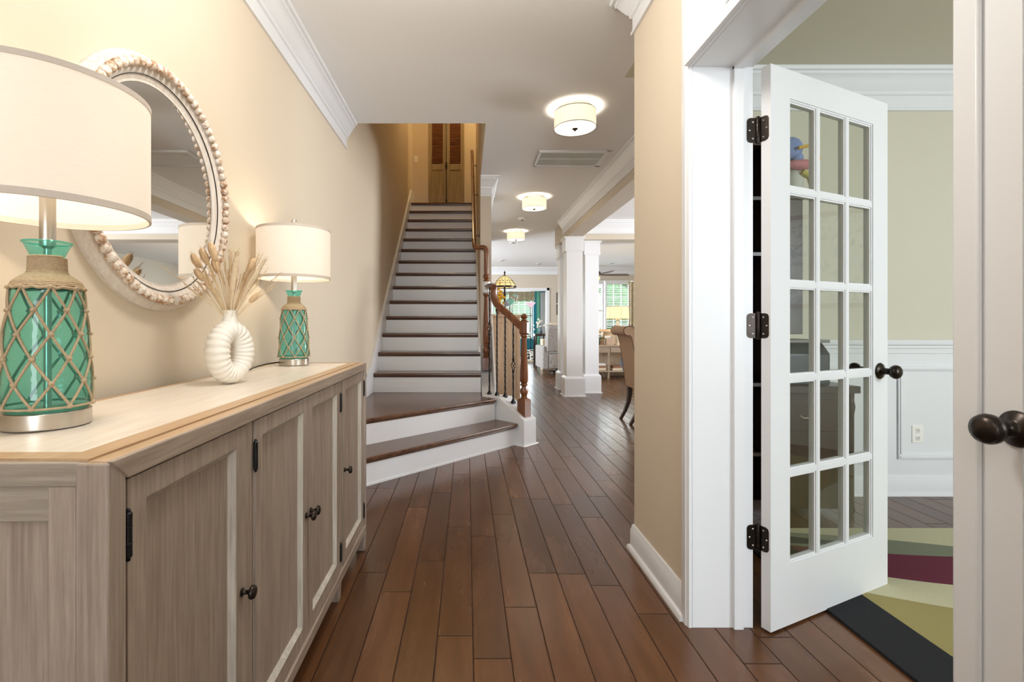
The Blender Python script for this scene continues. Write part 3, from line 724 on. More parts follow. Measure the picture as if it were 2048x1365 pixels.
# ================================================================== CEILING ITEMS
def drum_light(label, x, y, pw):
    t = thing('drum_ceiling_light', label, 'ceiling light', (x, y, CH-.165), 'fabric drum lights along the hall ceiling'); r = .155
    ORIG[t.name] = Vector((0, 0, 0))
    m = MB(); m.rings([[Vector((r2*math.cos(2*PI*j/40), r2*math.sin(2*PI*j/40), z)) for j in range(40)] for r2, z in ((r, .015), (r, .135), (r-.003, .135), (r-.003, .015))], closed=True)
    build('drum_shade', m, mt['drum'], t)
    m = MB()
    for z in (.013, .135): m.tube([(r*math.cos(2*PI*j/40), r*math.sin(2*PI*j/40), z) for j in range(40)], .0025, 6, closed=True)
    build('shade_rim', m, mt['bronze'], t)
    build('diffuser', MB().lathe([(0, .012), (r-.004, .012), (r-.004, .016), (0, .016)], seg=40, caps=False), mt['diffuser'], t)
    build('finial', MB().lathe([(0, -.010), (.007, -.008), (.009, 0), (.020, .004), (.022, .010), (0, .012)], seg=20), mt['bronze'], t)
    build('uplight_blocker', MB().lathe([(.118, .150), (.120, .1645)], seg=32), mt['white'], t)  # added hidden disc that blocks the bulb's upward light to narrow the halo
    point('drum_light_lamp', (x, y, CH-.115), pw*1.2, (1, .90, .76), .05)
    return t
drum_light('nearest of the three fabric drum lights on the hall ceiling', .816, 3.655, 6)
drum_light('middle one of the three fabric drum lights, beyond the ceiling grille', .862, 6.2, 6)
drum_light('farthest of the three fabric drum lights, beyond the smoke detector', .859, 8.5, 6)
t = thing('return_air_grille', 'white return air grille in the hall ceiling behind the first drum light', 'vent', (1.02, 4.76, CH-.02))
x0, x1, y0, y1 = .68, 1.369, 4.538, 4.978
m = MB(); m.box(x0, x1, y0, y0+.035, CH-.016, CH); m.box(x0, x1, y1-.025, y1, CH-.012, CH); m.box(x0, x0+.03, y0, y1, CH-.012, CH); m.box(x1-.055, x1, y0, y1, CH-.012, CH); m.box(x0, x1, (y0+y1)/2-.005, (y0+y1)/2+.005, CH-.010, CH-.002)
build('grille_frame', m, mt['trim'], t, bevel=.002)
build('grille_backing', MB().box(x0+.01, x1-.01, y0+.01, y1-.01, CH-.002, CH-.0005), mt['grille_dark'], t)
m = MB(); xx = x0+.04
while xx < x1-.06:
    m.box(-.0032, .0032, y0+.03, y1-.02, -.0008, .0008, Matrix.Translation((xx, 0, CH-.007)) @ Matrix.Rotation(.7, 4, 'Y')); xx += .0125
build('grille_slats', m, mt['trim'], t, smooth=False)
t = thing('smoke_detector', 'round white smoke detector on the ceiling between two drum lights', 'smoke detector', (.85, 7.44, CH-.035)); ORIG[t.name] = Vector((0, 0, 0))
build('detector_body', MB().lathe([(0, 0), (.045, 0), (.062, .012), (.068, .035)], seg=32), mt['white'], t); build('detector_vent', MB().lathe([(0, -.004), (.022, -.004), (.024, .001)], seg=20), mt['grille_dark'], t)
for (x, y, l) in ((.94, 9.7, 'flat round ceiling downlight just past the last drum light'), (.90, 12.4, 'flat round ceiling downlight farthest left near the back wall'), (1.95, 13.1, 'flat round ceiling downlight above the framed pictures'), (3.9, 13.0, 'flat ceiling vent above the blinds window')):
    t = thing('ceiling_downlight', l, 'ceiling light' if 'vent' not in l else 'vent', (x, y, CH-.01)); ORIG[t.name] = Vector((0, 0, 0))
    build('downlight_ring', MB().lathe([(.055, 0), (.085, 0), (.09, .01), (.055, .01)], seg=28, caps=False), mt['trim'], t)
    build('downlight_lens', MB().lathe([(0, .003), (.055, .003), (.055, .008), (0, .008)], seg=28, caps=False), mt['grille_dark'], t)

# ================================================================== COLUMNS
def column(x0, x1, y0, y1, label, ZT=2.44, base=True):
    t = thing('square_column', label, 'column', ((x0+x1)/2, (y0+y1)/2, 0)); e = .032
    m = MB(); m.box(x0+.0, x1, y0, y1, .3, ZT-.2); build('shaft', m, mt['trim'], t, bevel=.002)
    m = MB(); m.box(x0-e, x1+e, y0-e, y1+e, 0, .27)
    m.rings([[Vector((x0-q, y0-q, z)), Vector((x1+q, y0-q, z)), Vector((x1+q, y1+q, z)), Vector((x0-q, y1+q, z))] for q, z in ((e, .27), (e-.008, .285), (.006, .30), (0, .305))])
    m.rings([[Vector((x0-q, y0-q, z)), Vector((x1+q, y0-q, z)), Vector((x1+q, y1+q, z)), Vector((x0-q, y1+q, z))] for q, z in ((e+.016, 0), (e+.014, .012), (e, .018))])
    build('column_base', m, mt['trim'], t)
    m = MB(); q0 = .016
    for q, a, b in ((q0, ZT-.225, ZT-.21), (.026, ZT-.21, ZT-.20), (.018, ZT-.20, ZT-.03), (.030, ZT-.03, ZT-.018), (.040, ZT-.018, ZT)): m.box(x0-q, x1+q, y0-q, y1+q, a, b)
    build('column_capital', m, mt['trim'], t)
column(1.52, 1.765, 7.385, 7.62, 'nearest white square column at the corner of the hall beam')
column(1.895, 2.115, 7.76, 7.94, 'white square column right of the corner column, in front of the living room')
column(1.575, 1.79, 8.17, 8.40, 'white square column mostly hidden behind the corner column')

# ================================================================== FRENCH DOORS
def hinge(parent, z, X=1.062, Y=1.770):
    """leaf on the jamb faces the camera; leaf on the door edge follows the opened door"""
    m = MB(); h = .045
    def rr(w, hh, r=.012):
        out = [(0, -hh), (w-r, -hh), (w-r*.3, -hh+r*.3), (w, -hh+r), (w, hh-r), (w-r*.3, hh-r*.3), (w-r, hh), (0, hh)]; return out
    m.py([(X-.006-a, z+b) for a, b in rr(.036, h)], 1.7608, 1.7632)
    jl = build('hinge_leaf', m, mt['bronze'], parent)
    c, s = .909, .417
    m = MB(); ex, ey = .043, .0
    # door edge leaf: lies on the edge face, direction of thickness (.417,-.909)
    def f(off): return lambda a, b: Vector((1.0675+.417*a-.909*off*1.0, 1.7563-.909*a-.417*off, z+b))
    m.prism([(a-.004, b) for a, b in rr(.034, h)], f(0.0), f(.0025))
    build('door_leaf', m, mt['bronze'], jl)
    m = MB(); m.lathe([(.0, -h-.006), (.006, -h-.004), (.0075, -h), (.0075, h), (.006, h+.004), (0, h+.007)], (X-.003, 1.760, z), 14)
    for zz in (-.027, -.009, .009, .027): m.lathe([(.0078, zz-.0008), (.0084, zz), (.0078, zz+.0008)], (X-.003, 1.760, z), 14)
    build('knuckle', m, mt['bronze'], jl)
    m = MB()
    for dz, dx in ((-.030, .015), (0, .027), (.030, .015)):
        m.ball((X-.006-dx, 1.7605, z+dz), .0036, 8, 6, (1, .35, 1))
        m.ball((1.0675+.417*(dx-.004)-.909*.0025, 1.7563-.909*(dx-.004)-.417*.0025, z+dz), .0036, 8, 6)
    build('hinge_screws', m, mt['steel'], jl)
def knob_set(M, parent, both=True):
    m = MB(); prof = [(0, 0), (.033, 0), (.034, .003), (.030, .008), (.018, .012), (.014, .016), (.013, .034), (.017, .038), (.023, .042), (.0275, .050), (.0285, .058), (.025, .067), (.016, .073), (0, .075)]
    m.lathe(prof, M.to_translation(), 28, M=M.to_3x3().to_4x4())
    build('door_knob', m, mt['bronze'], parent, ang=50)
def french_door(name, origin, u, n, W=.762, H=2.03, T=.035, z0=.0086):
    """origin: hinge corner on the camera-side face; u along the width; n into the thickness"""
    t = thing(name, None, None, (origin[0], origin[1], 0), kind='structure')
    O = Vector((*origin, z0)); U = Vector((*u, 0)).normalized(); Nn = Vector((*n, 0)).normalized()
    M = Matrix(((U.x, Nn.x, 0, O.x), (U.y, Nn.y, 0, O.y), (0, 0, 1, O.z), (0, 0, 0, 1)))
    s0, s1, b0, b1 = .109, W-.109, .222, H-.104; mw = .030
    m = MB(); m.box(0, s0, 0, T, 0, H, M); m.box(s1, W, 0, T, 0, H, M); m.box(s0, s1, 0, T, 0, b0, M); m.box(s0, s1, 0, T, b1, H, M)
    cw = (s1-s0-2*mw)/3; rh = (b1-b0-4*mw)/5
    build('door_frame', m, mt['trim'], t, smooth=False)
    m = MB()
    for i in (1, 2): x = s0+i*cw+(i-1)*mw; m.box(x+.008, x+mw-.008, .003, T-.003, b0, b1, M)
    for j in range(1, 5):
        z = b0+j*rh+(j-1)*mw
        for i in range(3):
            xx = s0+i*(cw+mw); m.box(xx-.008, xx+cw+.008, .0032, T-.0032, z+.008, z+mw-.008, M)
    # sticking: stepped moulding round each light on both faces
    for i in range(3):
        for j in range(5):
            x = s0+i*(cw+mw); z = b0+j*(rh+mw)
            xa = x-(0 if i == 0 else .009); xb = x+cw+(0 if i == 2 else .009); za = z-(0 if j == 0 else .009); zb = z+rh+(0 if j == 4 else .009)
            for (ins, d0, d1) in ((.006, .004, .031), (.012, .008, .027)):
                m.box(xa, xa+ins, d0, d1, za, zb, M); m.box(xb-ins, xb, d0, d1, za, zb, M)
                m.box(xa+ins, xb-ins, d0, d1, za, za+ins, M); m.box(xa+ins, xb-ins, d0, d1, zb-ins, zb, M)
    build('muntin_grid', m, mt['trim'], t, smooth=False)
    for i in range(3):
        for j in range(5):
            x = s0+i*(cw+mw); z = b0+j*(rh+mw)
            build('pane', MB().box(x, x+cw, .016, .019, z, z+rh, M), mt['glass'], t, smooth=False)
    return t, M
fd, FM = french_door('door_1', (1.082, 1.7226), (.909, .417), (-.417, .909))
for z in (1.815, 1.103, .332): hinge(fd, z)
kn = FM @ Matrix.Translation((.762-.062, 0, .905)) @ Matrix.Rotation(PI/2, 4, 'X')
knob_set(kn, fd)
kn2 = FM @ Matrix.Translation((.762-.062, .035, .905)) @ Matrix.Rotation(-PI/2, 4, 'X')
knob_set(kn2, fd)
fd2, FM2 = french_door('door_2', (1.020, .245), (0, 1), (1, 0), W=.752)
build('astragal', MB().box(1.008, 1.020, .955, 1.005, .01, 2.035), mt['trim'], fd2, bevel=.004)
knob_set(Matrix.Translation((1.020, .895, .915)) @ Matrix.Rotation(-PI/2, 4, 'Y'), fd2)

# ================================================================== SIDEBOARD
SB = thing('sideboard', 'long greyish wood sideboard with four doors against the left wall', 'sideboard', (-.71, 1.53, 0))
FX, BX, SY0, SY1, SZ = -.495, -.925, .668, 2.388, .92
m = MB(); m.box(BX+.015, FX-.076, SY0+.048, SY1-.04, SZ-.02, SZ-.001); build('top_inset', m, mt['sb_top'], SB)
m = MB()
m.pz([(FX-.076, SY0+.048), (FX-.036, SY0+.010), (FX-.036, SY1-.010), (FX-.076, SY1-.04)], SZ-.02, SZ)
m.pz([(BX+.015, SY0+.048), (BX, SY0+.010), (FX-.036, SY0+.010), (FX-.076, SY0+.048)], SZ-.02, SZ)
m.pz([(BX+.015, SY1-.04), (FX-.076, SY1-.04), (FX-.036, SY1-.010), (BX, SY1-.010)], SZ-.02, SZ)
m.pz([(BX, SY0+.010), (BX+.015, SY0+.048), (BX+.015, SY1-.04), (BX, SY1-.010)], SZ-.02, SZ)
build('top_border', m, mt['sb_tan'], SB, bevel=.0012, smooth=False)
m = MB(); m.box(FX-.0345, FX-.004, SY0+.004, SY1-.004, SZ-.036, SZ-.0015); build('top_edge', m, mt['sb_tan'], SB, bevel=.004)
PW = .045; D0 = SY0+PW; DWd = .385
m = MB()
m.px([(SY0+.004, SZ-.002), (SY1-.004, SZ-.002), (SY1-PW*.9, SZ-.036), (SY0+PW*.9, SZ-.036)], FX-.03, FX)
build('apron', m, mt['sb_y'], SB, bevel=.002)
def post(y0, y1, xf, foot=True, z1=SZ-.002, ln='post'):
    m = MB(); m.box(xf-.045, xf, y0, y1, .075, z1)
    if foot: m.rings([[Vector((xf-.045+q, y0+q, z)), Vector((xf-q*.5, y0+q, z)), Vector((xf-q*.5, y1-q, z)), Vector((xf-.045+q, y1-q, z))] for q, z in ((.008, .0), (.004, .008), (0, .10))])
    build(ln, m, mt['sb_z'], SB, bevel=.003)
post(SY0, SY0+.038, FX-.002, z1=SZ-.004)
post(SY1-.038, SY1, FX-.002, z1=SZ-.004)
post(SY0, SY0+.045, BX+.045); post(SY1-.045, SY1, BX+.045)
ys = []; y = D0
for k in range(4):
    ys.append((y, y+DWd)); y += DWd
    if k in (0, 2):
        post(y, y+PW, FX-.012, z1=SZ-.038, ln='mullion'); y += PW
m = MB(); m.box(FX-.05, FX-.004, SY0+.03, SY1-.03, .082, .118); m.box(FX-.05, FX+.0, SY0+.02, SY1-.02, .118, .128)
build('bottom_rail', m, mt['sb_y'], SB, bevel=.003)
# ends, back, case bottom
for yy, nm in ((SY0, 1), (SY1, -1)):
    a, b = (yy+.002, yy+.030) if nm == 1 else (yy-.030, yy-.002)
    m = MB(); m.box(BX+.045, FX-.045, min(yy, yy+nm*.02), max(yy, yy+nm*.02), SZ-.036, SZ-.003)
    m.box(BX+.045, FX-.085, min(yy+nm*.005, yy+nm*.024), max(yy+nm*.005, yy+nm*.024), SZ-.086, SZ-.036)
    build('end_frame', m, mt['sb_x'], SB, bevel=.0015)
    build('end_rail', MB().box(BX+.045, FX-.047, min(yy+nm*.003, yy+nm*.024), max(yy+nm*.003, yy+nm*.024), .10, .17), mt['sb_x'], SB, bevel=.0015)
    build('end_stile', MB().box(FX-.085, FX-.047, min(yy+nm*.001, yy+nm*.022), max(yy+nm*.001, yy+nm*.022), .10, SZ-.036), mt['sb_z'], SB, bevel=.0015)
    build('end_panel', MB().box(BX+.045, FX-.08, min(yy+nm*.015, yy+nm*.022), max(yy+nm*.015, yy+nm*.022), .15, SZ-.08), mt['sb_z'], SB)
build('back_panel', MB().box(BX+.01, BX+.018, SY0+.02, SY1-.02, .1, SZ-.02), mt['sb_z'], SB)
build('case_bottom', MB().box(BX+.02, FX-.05, SY0+.02, SY1-.02, .11, .126), mt['sb_z'], SB)
def sb_door(y0, y1, hinge_near):
    z0, z1 = .131, SZ-.040; sw = .043; bv = .014; y0 += .0015; y1 -= .0015; xf = FX-.007
    m = MB()
    def bar(p):  # mitred bar in (y,z)
        m.px(p, xf-.020, xf)
    bar([(y0, z0), (y0, z1), (y0+sw, z1-sw), (y0+sw, z0+sw)]); bar([(y1, z1), (y1, z0), (y1-sw, z0+sw), (y1-sw, z1-sw)])
    bar([(y0, z1), (y1, z1), (y1-sw, z1-sw), (y0+sw, z1-sw)]); bar([(y1, z0), (y0, z0), (y0+sw, z0+sw), (y1-sw, z0+sw)])
    d = build('door', m, mt['sb_z'], SB, smooth=False, bevel=.0016)
    a0, a1, c0, c1 = y0+sw, y1-sw, z0+sw, z1-sw
    m = MB()
    O = [(a0, c0), (a1, c0), (a1, c1), (a0, c1)]; I = [(a0+bv, c0+bv), (a1-bv, c0+bv), (a1-bv, c1-bv), (a0+bv, c1-bv)]
    for i in range(4):
        j = (i+1) % 4
        v = [Vector((xf-.001, *O[i])), Vector((xf-.001, *O[j])), Vector((xf-.015, *I[j])), Vector((xf-.015, *I[i])), Vector((xf-.018, *O[i])), Vector((xf-.018, *O[j])), Vector((xf-.018, *I[j])), Vector((xf-.018, *I[i]))]
        vv = [m.bm.verts.new(p) for p in v]
        for q in ((0, 1, 2, 3), (4, 7, 6, 5), (0, 4, 5, 1), (3, 2, 6, 7), (0, 3, 7, 4), (1, 5, 6, 2)): m.face([vv[k] for k in q])
    build('bevel_moulding', m, mt['sb_white'], d, smooth=False)
    build('door_panel', MB().box(xf-.019, xf-.014, a0+.002, a1-.002, c0+.002, c1-.002), mt['sb_z'], d, smooth=False)
    ky = (y1-.020) if hinge_near else (y0+.020)
    M = Matrix.Translation((xf, ky, .512)) @ Matrix.Rotation(PI/2, 4, 'Y')
    m = MB().lathe([(0, 0), (.009, 0), (.009, .003), (.005, .006), (.0045, .014), (.008, .018), (.0145, .021), (.0155, .025), (.013, .030), (.006, .032), (0, .032)], M.to_translation(), 24, M=M.to_3x3().to_4x4())
    build('knob', m, mt['bronze'], d, ang=50)
    hy = (y0-.001) if hinge_near else (y1+.001)
    for zz in (.798, .205):
        m = MB().lathe([(0, -.040), (.003, -.038), (.0035, -.034), (.0055, -.032), (.0055, .032), (.0035, .034), (.003, .038), (0, .040)], (xf+.002, hy, zz), 12)
        for q in (-.012, .012): m.lathe([(.0056, q-.001), (.0062, q), (.0056, q+.001)], (xf+.002, hy, zz), 12)
        build('hinge', m, mt['black'], d)
for k, (a, b) in enumerate(ys): sb_door(a, b, k in (0, 1))

# ================================================================== TABLE LAMPS
def table_lamp(loc, label):
    t = thing('table_lamp', label, 'table lamp', loc, 'teal glass table lamps on the sideboard', local=True)
    build('lamp_base', MB().lathe([(0, 0), (.064, 0), (.0665, .002), (.0665, .029), (.064, .031), (0, .031)], seg=48), mt['steel'], t, bevel=.0008)
    body = [(.045, .0315), (.060, .032), (.0655, .040), (.0665, .052), (.065, .085), (.0625, .13), (.0585, .185), (.0545, .23), (.0505, .258), (.047, .266), (.038, .274), (.029, .280), (.0255, .287), (.0245, .311), (.0262, .318), (.0345, .337), (.0372, .341)]
    inn = [(r-.0025, z+.002) for r, z in body][::-1]
    build('glass_body', MB().lathe(body, seg=48, caps=False), mt['teal'], t, ang=60)
    build('glass_lip', MB().tube([(.0368*math.cos(2*PI*j/40), .0368*math.sin(2*PI*j/40), .3415) for j in range(40)], .0018, 8, closed=True), mt['teal'], t)
    # rope collar: many turns of jute
    prof = [(.048, .268), (.0522, .264)]
    col = [(.053, .262)]
    m = MB()
    path = []; turns = 21
    pl = [(.0510, .257), (.047, .266), (.038, .274), (.029, .280), (.0255, .287), (.0245, .311), (.0250, .314)]
    acc = [0]
    for p, q in zip(pl, pl[1:]): acc.append(acc[-1]+math.dist(p, q))
    for i in range(turns*28+1):
        a = 2*PI*i/28; f = i/(turns*28)*acc[-1]; k = max(j for j in range(len(pl)-1) if acc[j] <= f+1e-9); g = (f-acc[k])/(acc[k+1]-acc[k])
        r = pl[k][0]+(pl[k+1][0]-pl[k][0])*g+.0026; z = pl[k][1]+(pl[k+1][1]-pl[k][1])*g+.0008
        path.append((r*math.cos(a), r*math.sin(a), z))
    m.tube(path, .0022, 6); build('rope_collar', m, mt['jute'], t)
    def rad(z):
        for (r0, z0), (r1, z1) in zip(body, body[1:]):
            if z0 <= z <= z1: return r0+(r1-r0)*(z-z0)/max(z1-z0, 1e-6)
        return .045
    m = MB(); n = 8; rows = 5; zt, zb = .258, .040; rr = random.Random(3)
    for k in range(n):
        for sgn in (1, -1):
            pts = []
            for i in range(61):
                f = i/60; z = zt+(zb-zt)*f; g = f*rows
                a = 2*PI*k/n + sgn*(g*PI/n) + .02*math.sin(9*f+k)
                r = rad(z)+.0022; pts.append((r*math.cos(a), r*math.sin(a), z))
            m.tube(pts, .0024, 6)
    for g in range(0, 6):
        for k in range(n):
            z = zt+(zb-zt)*(g/rows); a = 2*PI*k/n + g*PI/n
            if g == 0: z -= .002
            r = rad(z)+.0030; m.ball((r*math.cos(a), r*math.sin(a), z), .0054, 8, 6, (1, 1, .8))
    m.tube([((rad(.256)+.003)*math.cos(2*PI*j/40), (rad(.256)+.003)*math.sin(2*PI*j/40), .256+.0015*math.sin(j*2.4)) for j in range(40)], .0033, 6, closed=True)
    m.tube([((rad(.04)+.002)*math.cos(2*PI*j/40), (rad(.04)+.002)*math.sin(2*PI*j/40), .039) for j in range(40)], .0022, 6, closed=True)
    build('rope_net', m, mt['jute'], t)
    build('lamp_pole', MB().lathe([(.006, .033), (.006, .33), (.0125, .335), (.0125, .47), (.008, .475), (.008, .50), (0, .50)], seg=20), mt['steel'], t)
    R0, R1, z0, z1 = .162, .162, .395, .6245
    m = MB(); m.rings([[Vector((r*math.cos(2*PI*j/64), r*math.sin(2*PI*j/64), z)) for j in range(64)] for r, z in ((R0, z0), (R1, z1), (R1-.002, z1), (R0-.002, z0))], closed=True)
    sh = build('lamp_shade', m, mt['shade'], t)
    for (a, b) in ((z0, z0+.012), (z1-.010, z1)):
        m = MB(); m.rings([[Vector((r*math.cos(2*PI*j/64), r*math.sin(2*PI*j/64), z)) for j in range(64)] for r, z in ((R0+.0012, a), (R0+.0012, b), (R0-.003, b), (R0-.003, a))], closed=True)
        build('shade_band', m, mt['shade_band'], sh)
    m = MB()
    for k in range(3):
        a = 2*PI*k/3+.4; m.tube([(.01*math.cos(a), .01*math.sin(a), .612), (R0*math.cos(a), R0*math.sin(a), .616)], .0016, 6)
    m.tube([(0, 0, .50), (.04, 0, .52), (.045, 0, .57), (0, 0, .622)], .0016, 6).tube([(0, 0, .50), (-.04, 0, .52), (-.045, 0, .57), (0, 0, .622)], .0016, 6)
    build('shade_spider', m, mt['steel'], sh)
    build('lamp_bulb', MB().lathe([(.012, .50), (.014, .515), (.028, .55), (.028, .57), (.018, .588), (0, .595)], seg=20), emis('bulb_glow', (1, .85, .62), 2.5) if 'bulb_glow' not in bpy.data.materials else bpy.data.materials['bulb_glow'], t)
    build('finial', MB().lathe([(.004, .618), (.004, .640), (.010, .642), (.006, .646), (.011, .652), (.0135, .661), (.011, .670), (0, .676)], seg=20), mt['steel'], t)
    return t
l1 = table_lamp((-.785, .905, SZ), 'large teal glass lamp nearest the camera, cut off at the left edge of the photo')
l2 = dup(l1, (-.800, 2.235, SZ), 'teal glass lamp at the far end of the sideboard, near the stairs')
ORIG[l2.name] = Vector((-.800, 2.235, SZ))
for x, y in ((-.785, .905), (-.800, 2.235)): point('table_lamp_light', (x, y, SZ+.54), 4.2, (1, .85, .66), .035)
m = MB(); m.tube(smoothpath([(-.862, 2.25, SZ+.012), (-.885, 2.15, SZ+.012), (-.885, 2.02, SZ+.008), (-.87, 1.90, SZ+.004), (-.90, 1.80, SZ+.003), (-.935, 1.78, SZ+.002), (-.955, 1.78, SZ-.05)], 5), .003, 8)
build('power_cord', m, mt['black'], l2)

# ================================================================== VASE
V = thing('ring_vase', 'white ribbed donut-shaped vase in the middle of the sideboard', 'vase', (-.755, 1.54, SZ), local=True, rotz=math.radians(66))
m = MB(); R = []; n = 150; H = .192
for i in range(n):
    a = 2*PI*i/n
    cx, cz = .0465*math.cos(a), .1000+.0685*math.sin(a)
    t_ = Vector((-.0465*math.sin(a), 0, .0685*math.cos(a))).normalized(); nn = Vector((t_.z, 0, -t_.x))
    rib = 1+.038*math.sin(a*25+1.2*math.sin(a*3)) ; r0 = .0345-.0025*abs(math.sin(a)); ring = []
    for j in range(20):
        b = 2*PI*j/20; q = 1+.03*math.sin(a*25+3*b)
        ring.append(Vector((cx, 0, cz))+nn*math.cos(b)*r0*rib*q+Vector((0, 1, 0))*math.sin(b)*r0*1.15*rib)
    R.append([Vector((p.x, p.y, max(p.z, .0))) for p in ring])
m.rings(R, closed=True)
build('vase_ring', m, mt['ceramic'], V, ang=70)
m = MB(); m.lathe([(.034, .170), (.027, .190), (.0215, .205), (.021, .222), (.0235, .233), (.0205, .233), (.018, .22), (.018, .19)], seg=32, caps=False)
build('vase_neck', m, mt['ceramic'], V, ang=60)
# dried grasses
mt['straw'] = plain('dried_straw', srgb(222, 200, 162), .9, var=.2, sc=50)
mt['straw_dark'] = plain('dried_straw_brown', srgb(200, 172, 134), .9, var=.2, sc=50)
mt['pampas'] = plain('pampas_cream', srgb(226, 206, 176), .95, var=.15, sc=60)
G = thing('dried_grass_bunch', 'bunch of beige dried grasses and bunny tails in the white vase', 'dried flowers', (-.755, 1.54, SZ+.19), local=True)
rg = random.Random(11)
def stemdir(az, tilt, L):
    d = Vector((math.cos(az)*math.sin(tilt), math.sin(az)*math.sin(tilt), math.cos(tilt)))
    pts = []
    for i in range(7):
        f = i/6; pts.append(Vector((0, 0, 0))+d*L*f+Vector((d.x, d.y, 0))*.12*L*f*f-Vector((0, 0, .06*L*f*f))+Vector((0, 0, 0)))
    return pts
m = MB(); mh = MB()
for k in range(70):
    az = rg.choice((rg.gauss(PI*1.05, .5), rg.gauss(.2, .9), rg.uniform(0, 2*PI))); tilt = abs(rg.gauss(.36, .28))
    L = rg.uniform(.15, .26); pts = stemdir(az, min(tilt, .75), L); m.tube(pts, .0008, 4)
    # wispy seed heads
    a = pts[-3]; b = pts[-1]
    for q in range(14):
        f = q/14; p = a.lerp(b, f); dd = (b-a).normalized()
        s = Vector((rg.uniform(-1, 1), rg.uniform(-1, 1), rg.uniform(-1, 1)))
        mh.tube([p, p+dd*.012+s*.004], [.0011, .0003], 4)
build('grass_stems', m, mt['straw'], G); build('seed_heads', mh, mt['straw_dark'], G)
tan_tail = plain('bunny_tail_tan', srgb(218, 188, 150), 1, var=.2, sc=80)
for az, tilt, L, rr_ in ((PI*1.0, .42, .235, .012), (PI*1.1, .28, .235, .012), (2.6, .33, .215, .012), (2.9, .55, .20, .011), (3.6, .18, .25, .012), (.0, .30, .21, .010), (.2, .62, .11, .009), (4.4, .25, .235, .011)):
    m = MB(); pts = stemdir(az, tilt, L); m.tube(pts, .0008, 4); e = pts[-1]; d = (pts[-1]-pts[-2]).normalized()
    M = d.to_track_quat('Z', 'Y').to_matrix().to_4x4(); m.ball(e, rr_, 12, 10, (1, 1, 2.3), M)
    for q in range(60):
        v = Vector((rg.gauss(0, 1), rg.gauss(0, 1), rg.gauss(0, 1))).normalized(); p = M @ Vector((v.x*rr_, v.y*rr_, v.z*rr_*2.3))
        m.tube([e+p*.9, e+p*1.1+d*.008], [.0005, .0002], 3)
    build('bunny_tail', m, tan_tail, G)
for az, tilt, L in ((-.1, .45, .235), (.3, .30, .25), (1.5, .15, .25), (-.8, .2, .24)):
    m = MB(); pts = stemdir(az, tilt, L); m.tube(pts, [.001, .002, .004, .007, .009, .007, .002], 8)
    for q in range(160):
        i = rg.randint(2, 5); p = pts[i].lerp(pts[i+1], rg.random()); d = (pts[i+1]-pts[i]).normalized()
        s = Vector((rg.uniform(-1, 1), rg.uniform(-1, 1), rg.uniform(-1, 1))).normalized(); m.tube([p, p+d*.014+s*.012], [.0009, .0002], 3)
    build('pampas_plume', m, mt['pampas'], G)

# ================================================================== MIRROR
MI = thing('round_wall_mirror', 'round whitewashed beaded mirror on the left wall above the sideboard', 'mirror', (XL, 1.535, 1.15))
cy, cz = 1.535, 1.54
def mring(prof, seg=96):
    m = MB(); m.rings([[Vector((XL+d, cy+r*math.cos(2*PI*j/seg), cz+r*math.sin(2*PI*j/seg))) for j in range(seg)] for r, d in prof], closed=True); return m
build('mirror_frame', mring([(.388, .0), (.388, .012), (.380, .020), (.374, .030), (.352, .034), (.340, .030), (.336, .028), (.333, .026), (.312, .014), (.306, .014), (.306, .0)]), mt['mframe'], MI, ang=25)
build('frame_groove', mring([(.3275, .0245), (.3275, .0262), (.3255, .0252), (.3255, .0235)]), mt['bronze'], MI)
m = MB(); m.rings([[Vector((XL+d, cy+r*math.cos(2*PI*j/96), cz+r*math.sin(2*PI*j/96))) for j in range(96)] for r, d in ((.308, .004), (.308, .012))]); build('mirror_glass', m, mt['mirror'], MI, smooth=False)
m = MB(); nb = 80
for k in range(nb):
    a = 2*PI*k/nb; m.ball((XL+.040, cy+.357*math.cos(a), cz+.357*math.sin(a)), .0148, 12, 8)
build('beading', m, mt['bead'], MI, label='distressed brown and white wooden beads')

# ================================================================== OFFICE
build('area_rug', MB().box(1.385, 3.9, .35, 2.60, .0, .012), mt['rug'], label='office rug with navy border and olive, cream and plum curves', cat='rug', bevel=.003)
# tall bookcase behind the open door
t = thing('bookcase', 'tall dark bookcase behind the open french door', 'bookcase', (1.55, 2.95, 0))
m = MB(); m.box(1.38, 1.70, 2.76, 2.78, 0, .10); m.box(1.38, 1.405, 2.76, 3.09, 0, 2.16); m.box(1.70, 1.725, 2.76, 3.09, 0, 2.16); m.box(1.38, 1.725, 2.76, 3.09, 2.13, 2.16); m.box(1.38, 1.725, 3.08, 3.09, 0, 2.16)
build('carcass', m, mt['darkwood'], t, bevel=.002)
for z in (.35, .75, 1.15, 1.5, 1.82): build('shelf', MB().box(1.405, 1.70, 2.77, 3.08, z, z+.02), mt['darkwood'], t)
t = thing('hutch_desk', 'dark wooden hutch desk seen through the french door panes', 'desk', (1.92, 2.95, 0))
m = MB(); m.box(1.74, 2.20, 2.70, 3.08, .72, .76); build('desk_top', m, mt['darkwood'], t, bevel=.003)
m = MB(); m.box(1.76, 2.17, 2.74, 3.06, .06, .72); build('desk_body', m, mt['darkwood'], t, bevel=.003)
m = MB(); m.box(1.76, 1.945, 2.80, 3.08, 1.05, 1.83); build('hutch', m, mt['darkwood'], t, bevel=.003)
m = MB(); m.box(1.75, 1.96, 2.79, 3.09, 1.83, 1.86); build('hutch_cornice', m, mt['darkwood'], t, bevel=.004)
m = MB()
for sx in (1.765, 2.165):
    m.lathe([(.022, 0), (.016, .03), (.026, .06), (.020, .09), (.020, .12), (.020, .60), (.026, .64), (.020, .68), (.022, .72)], (sx, 2.735, 0), 16)
build('desk_leg', m, mt['darkwood'], t)
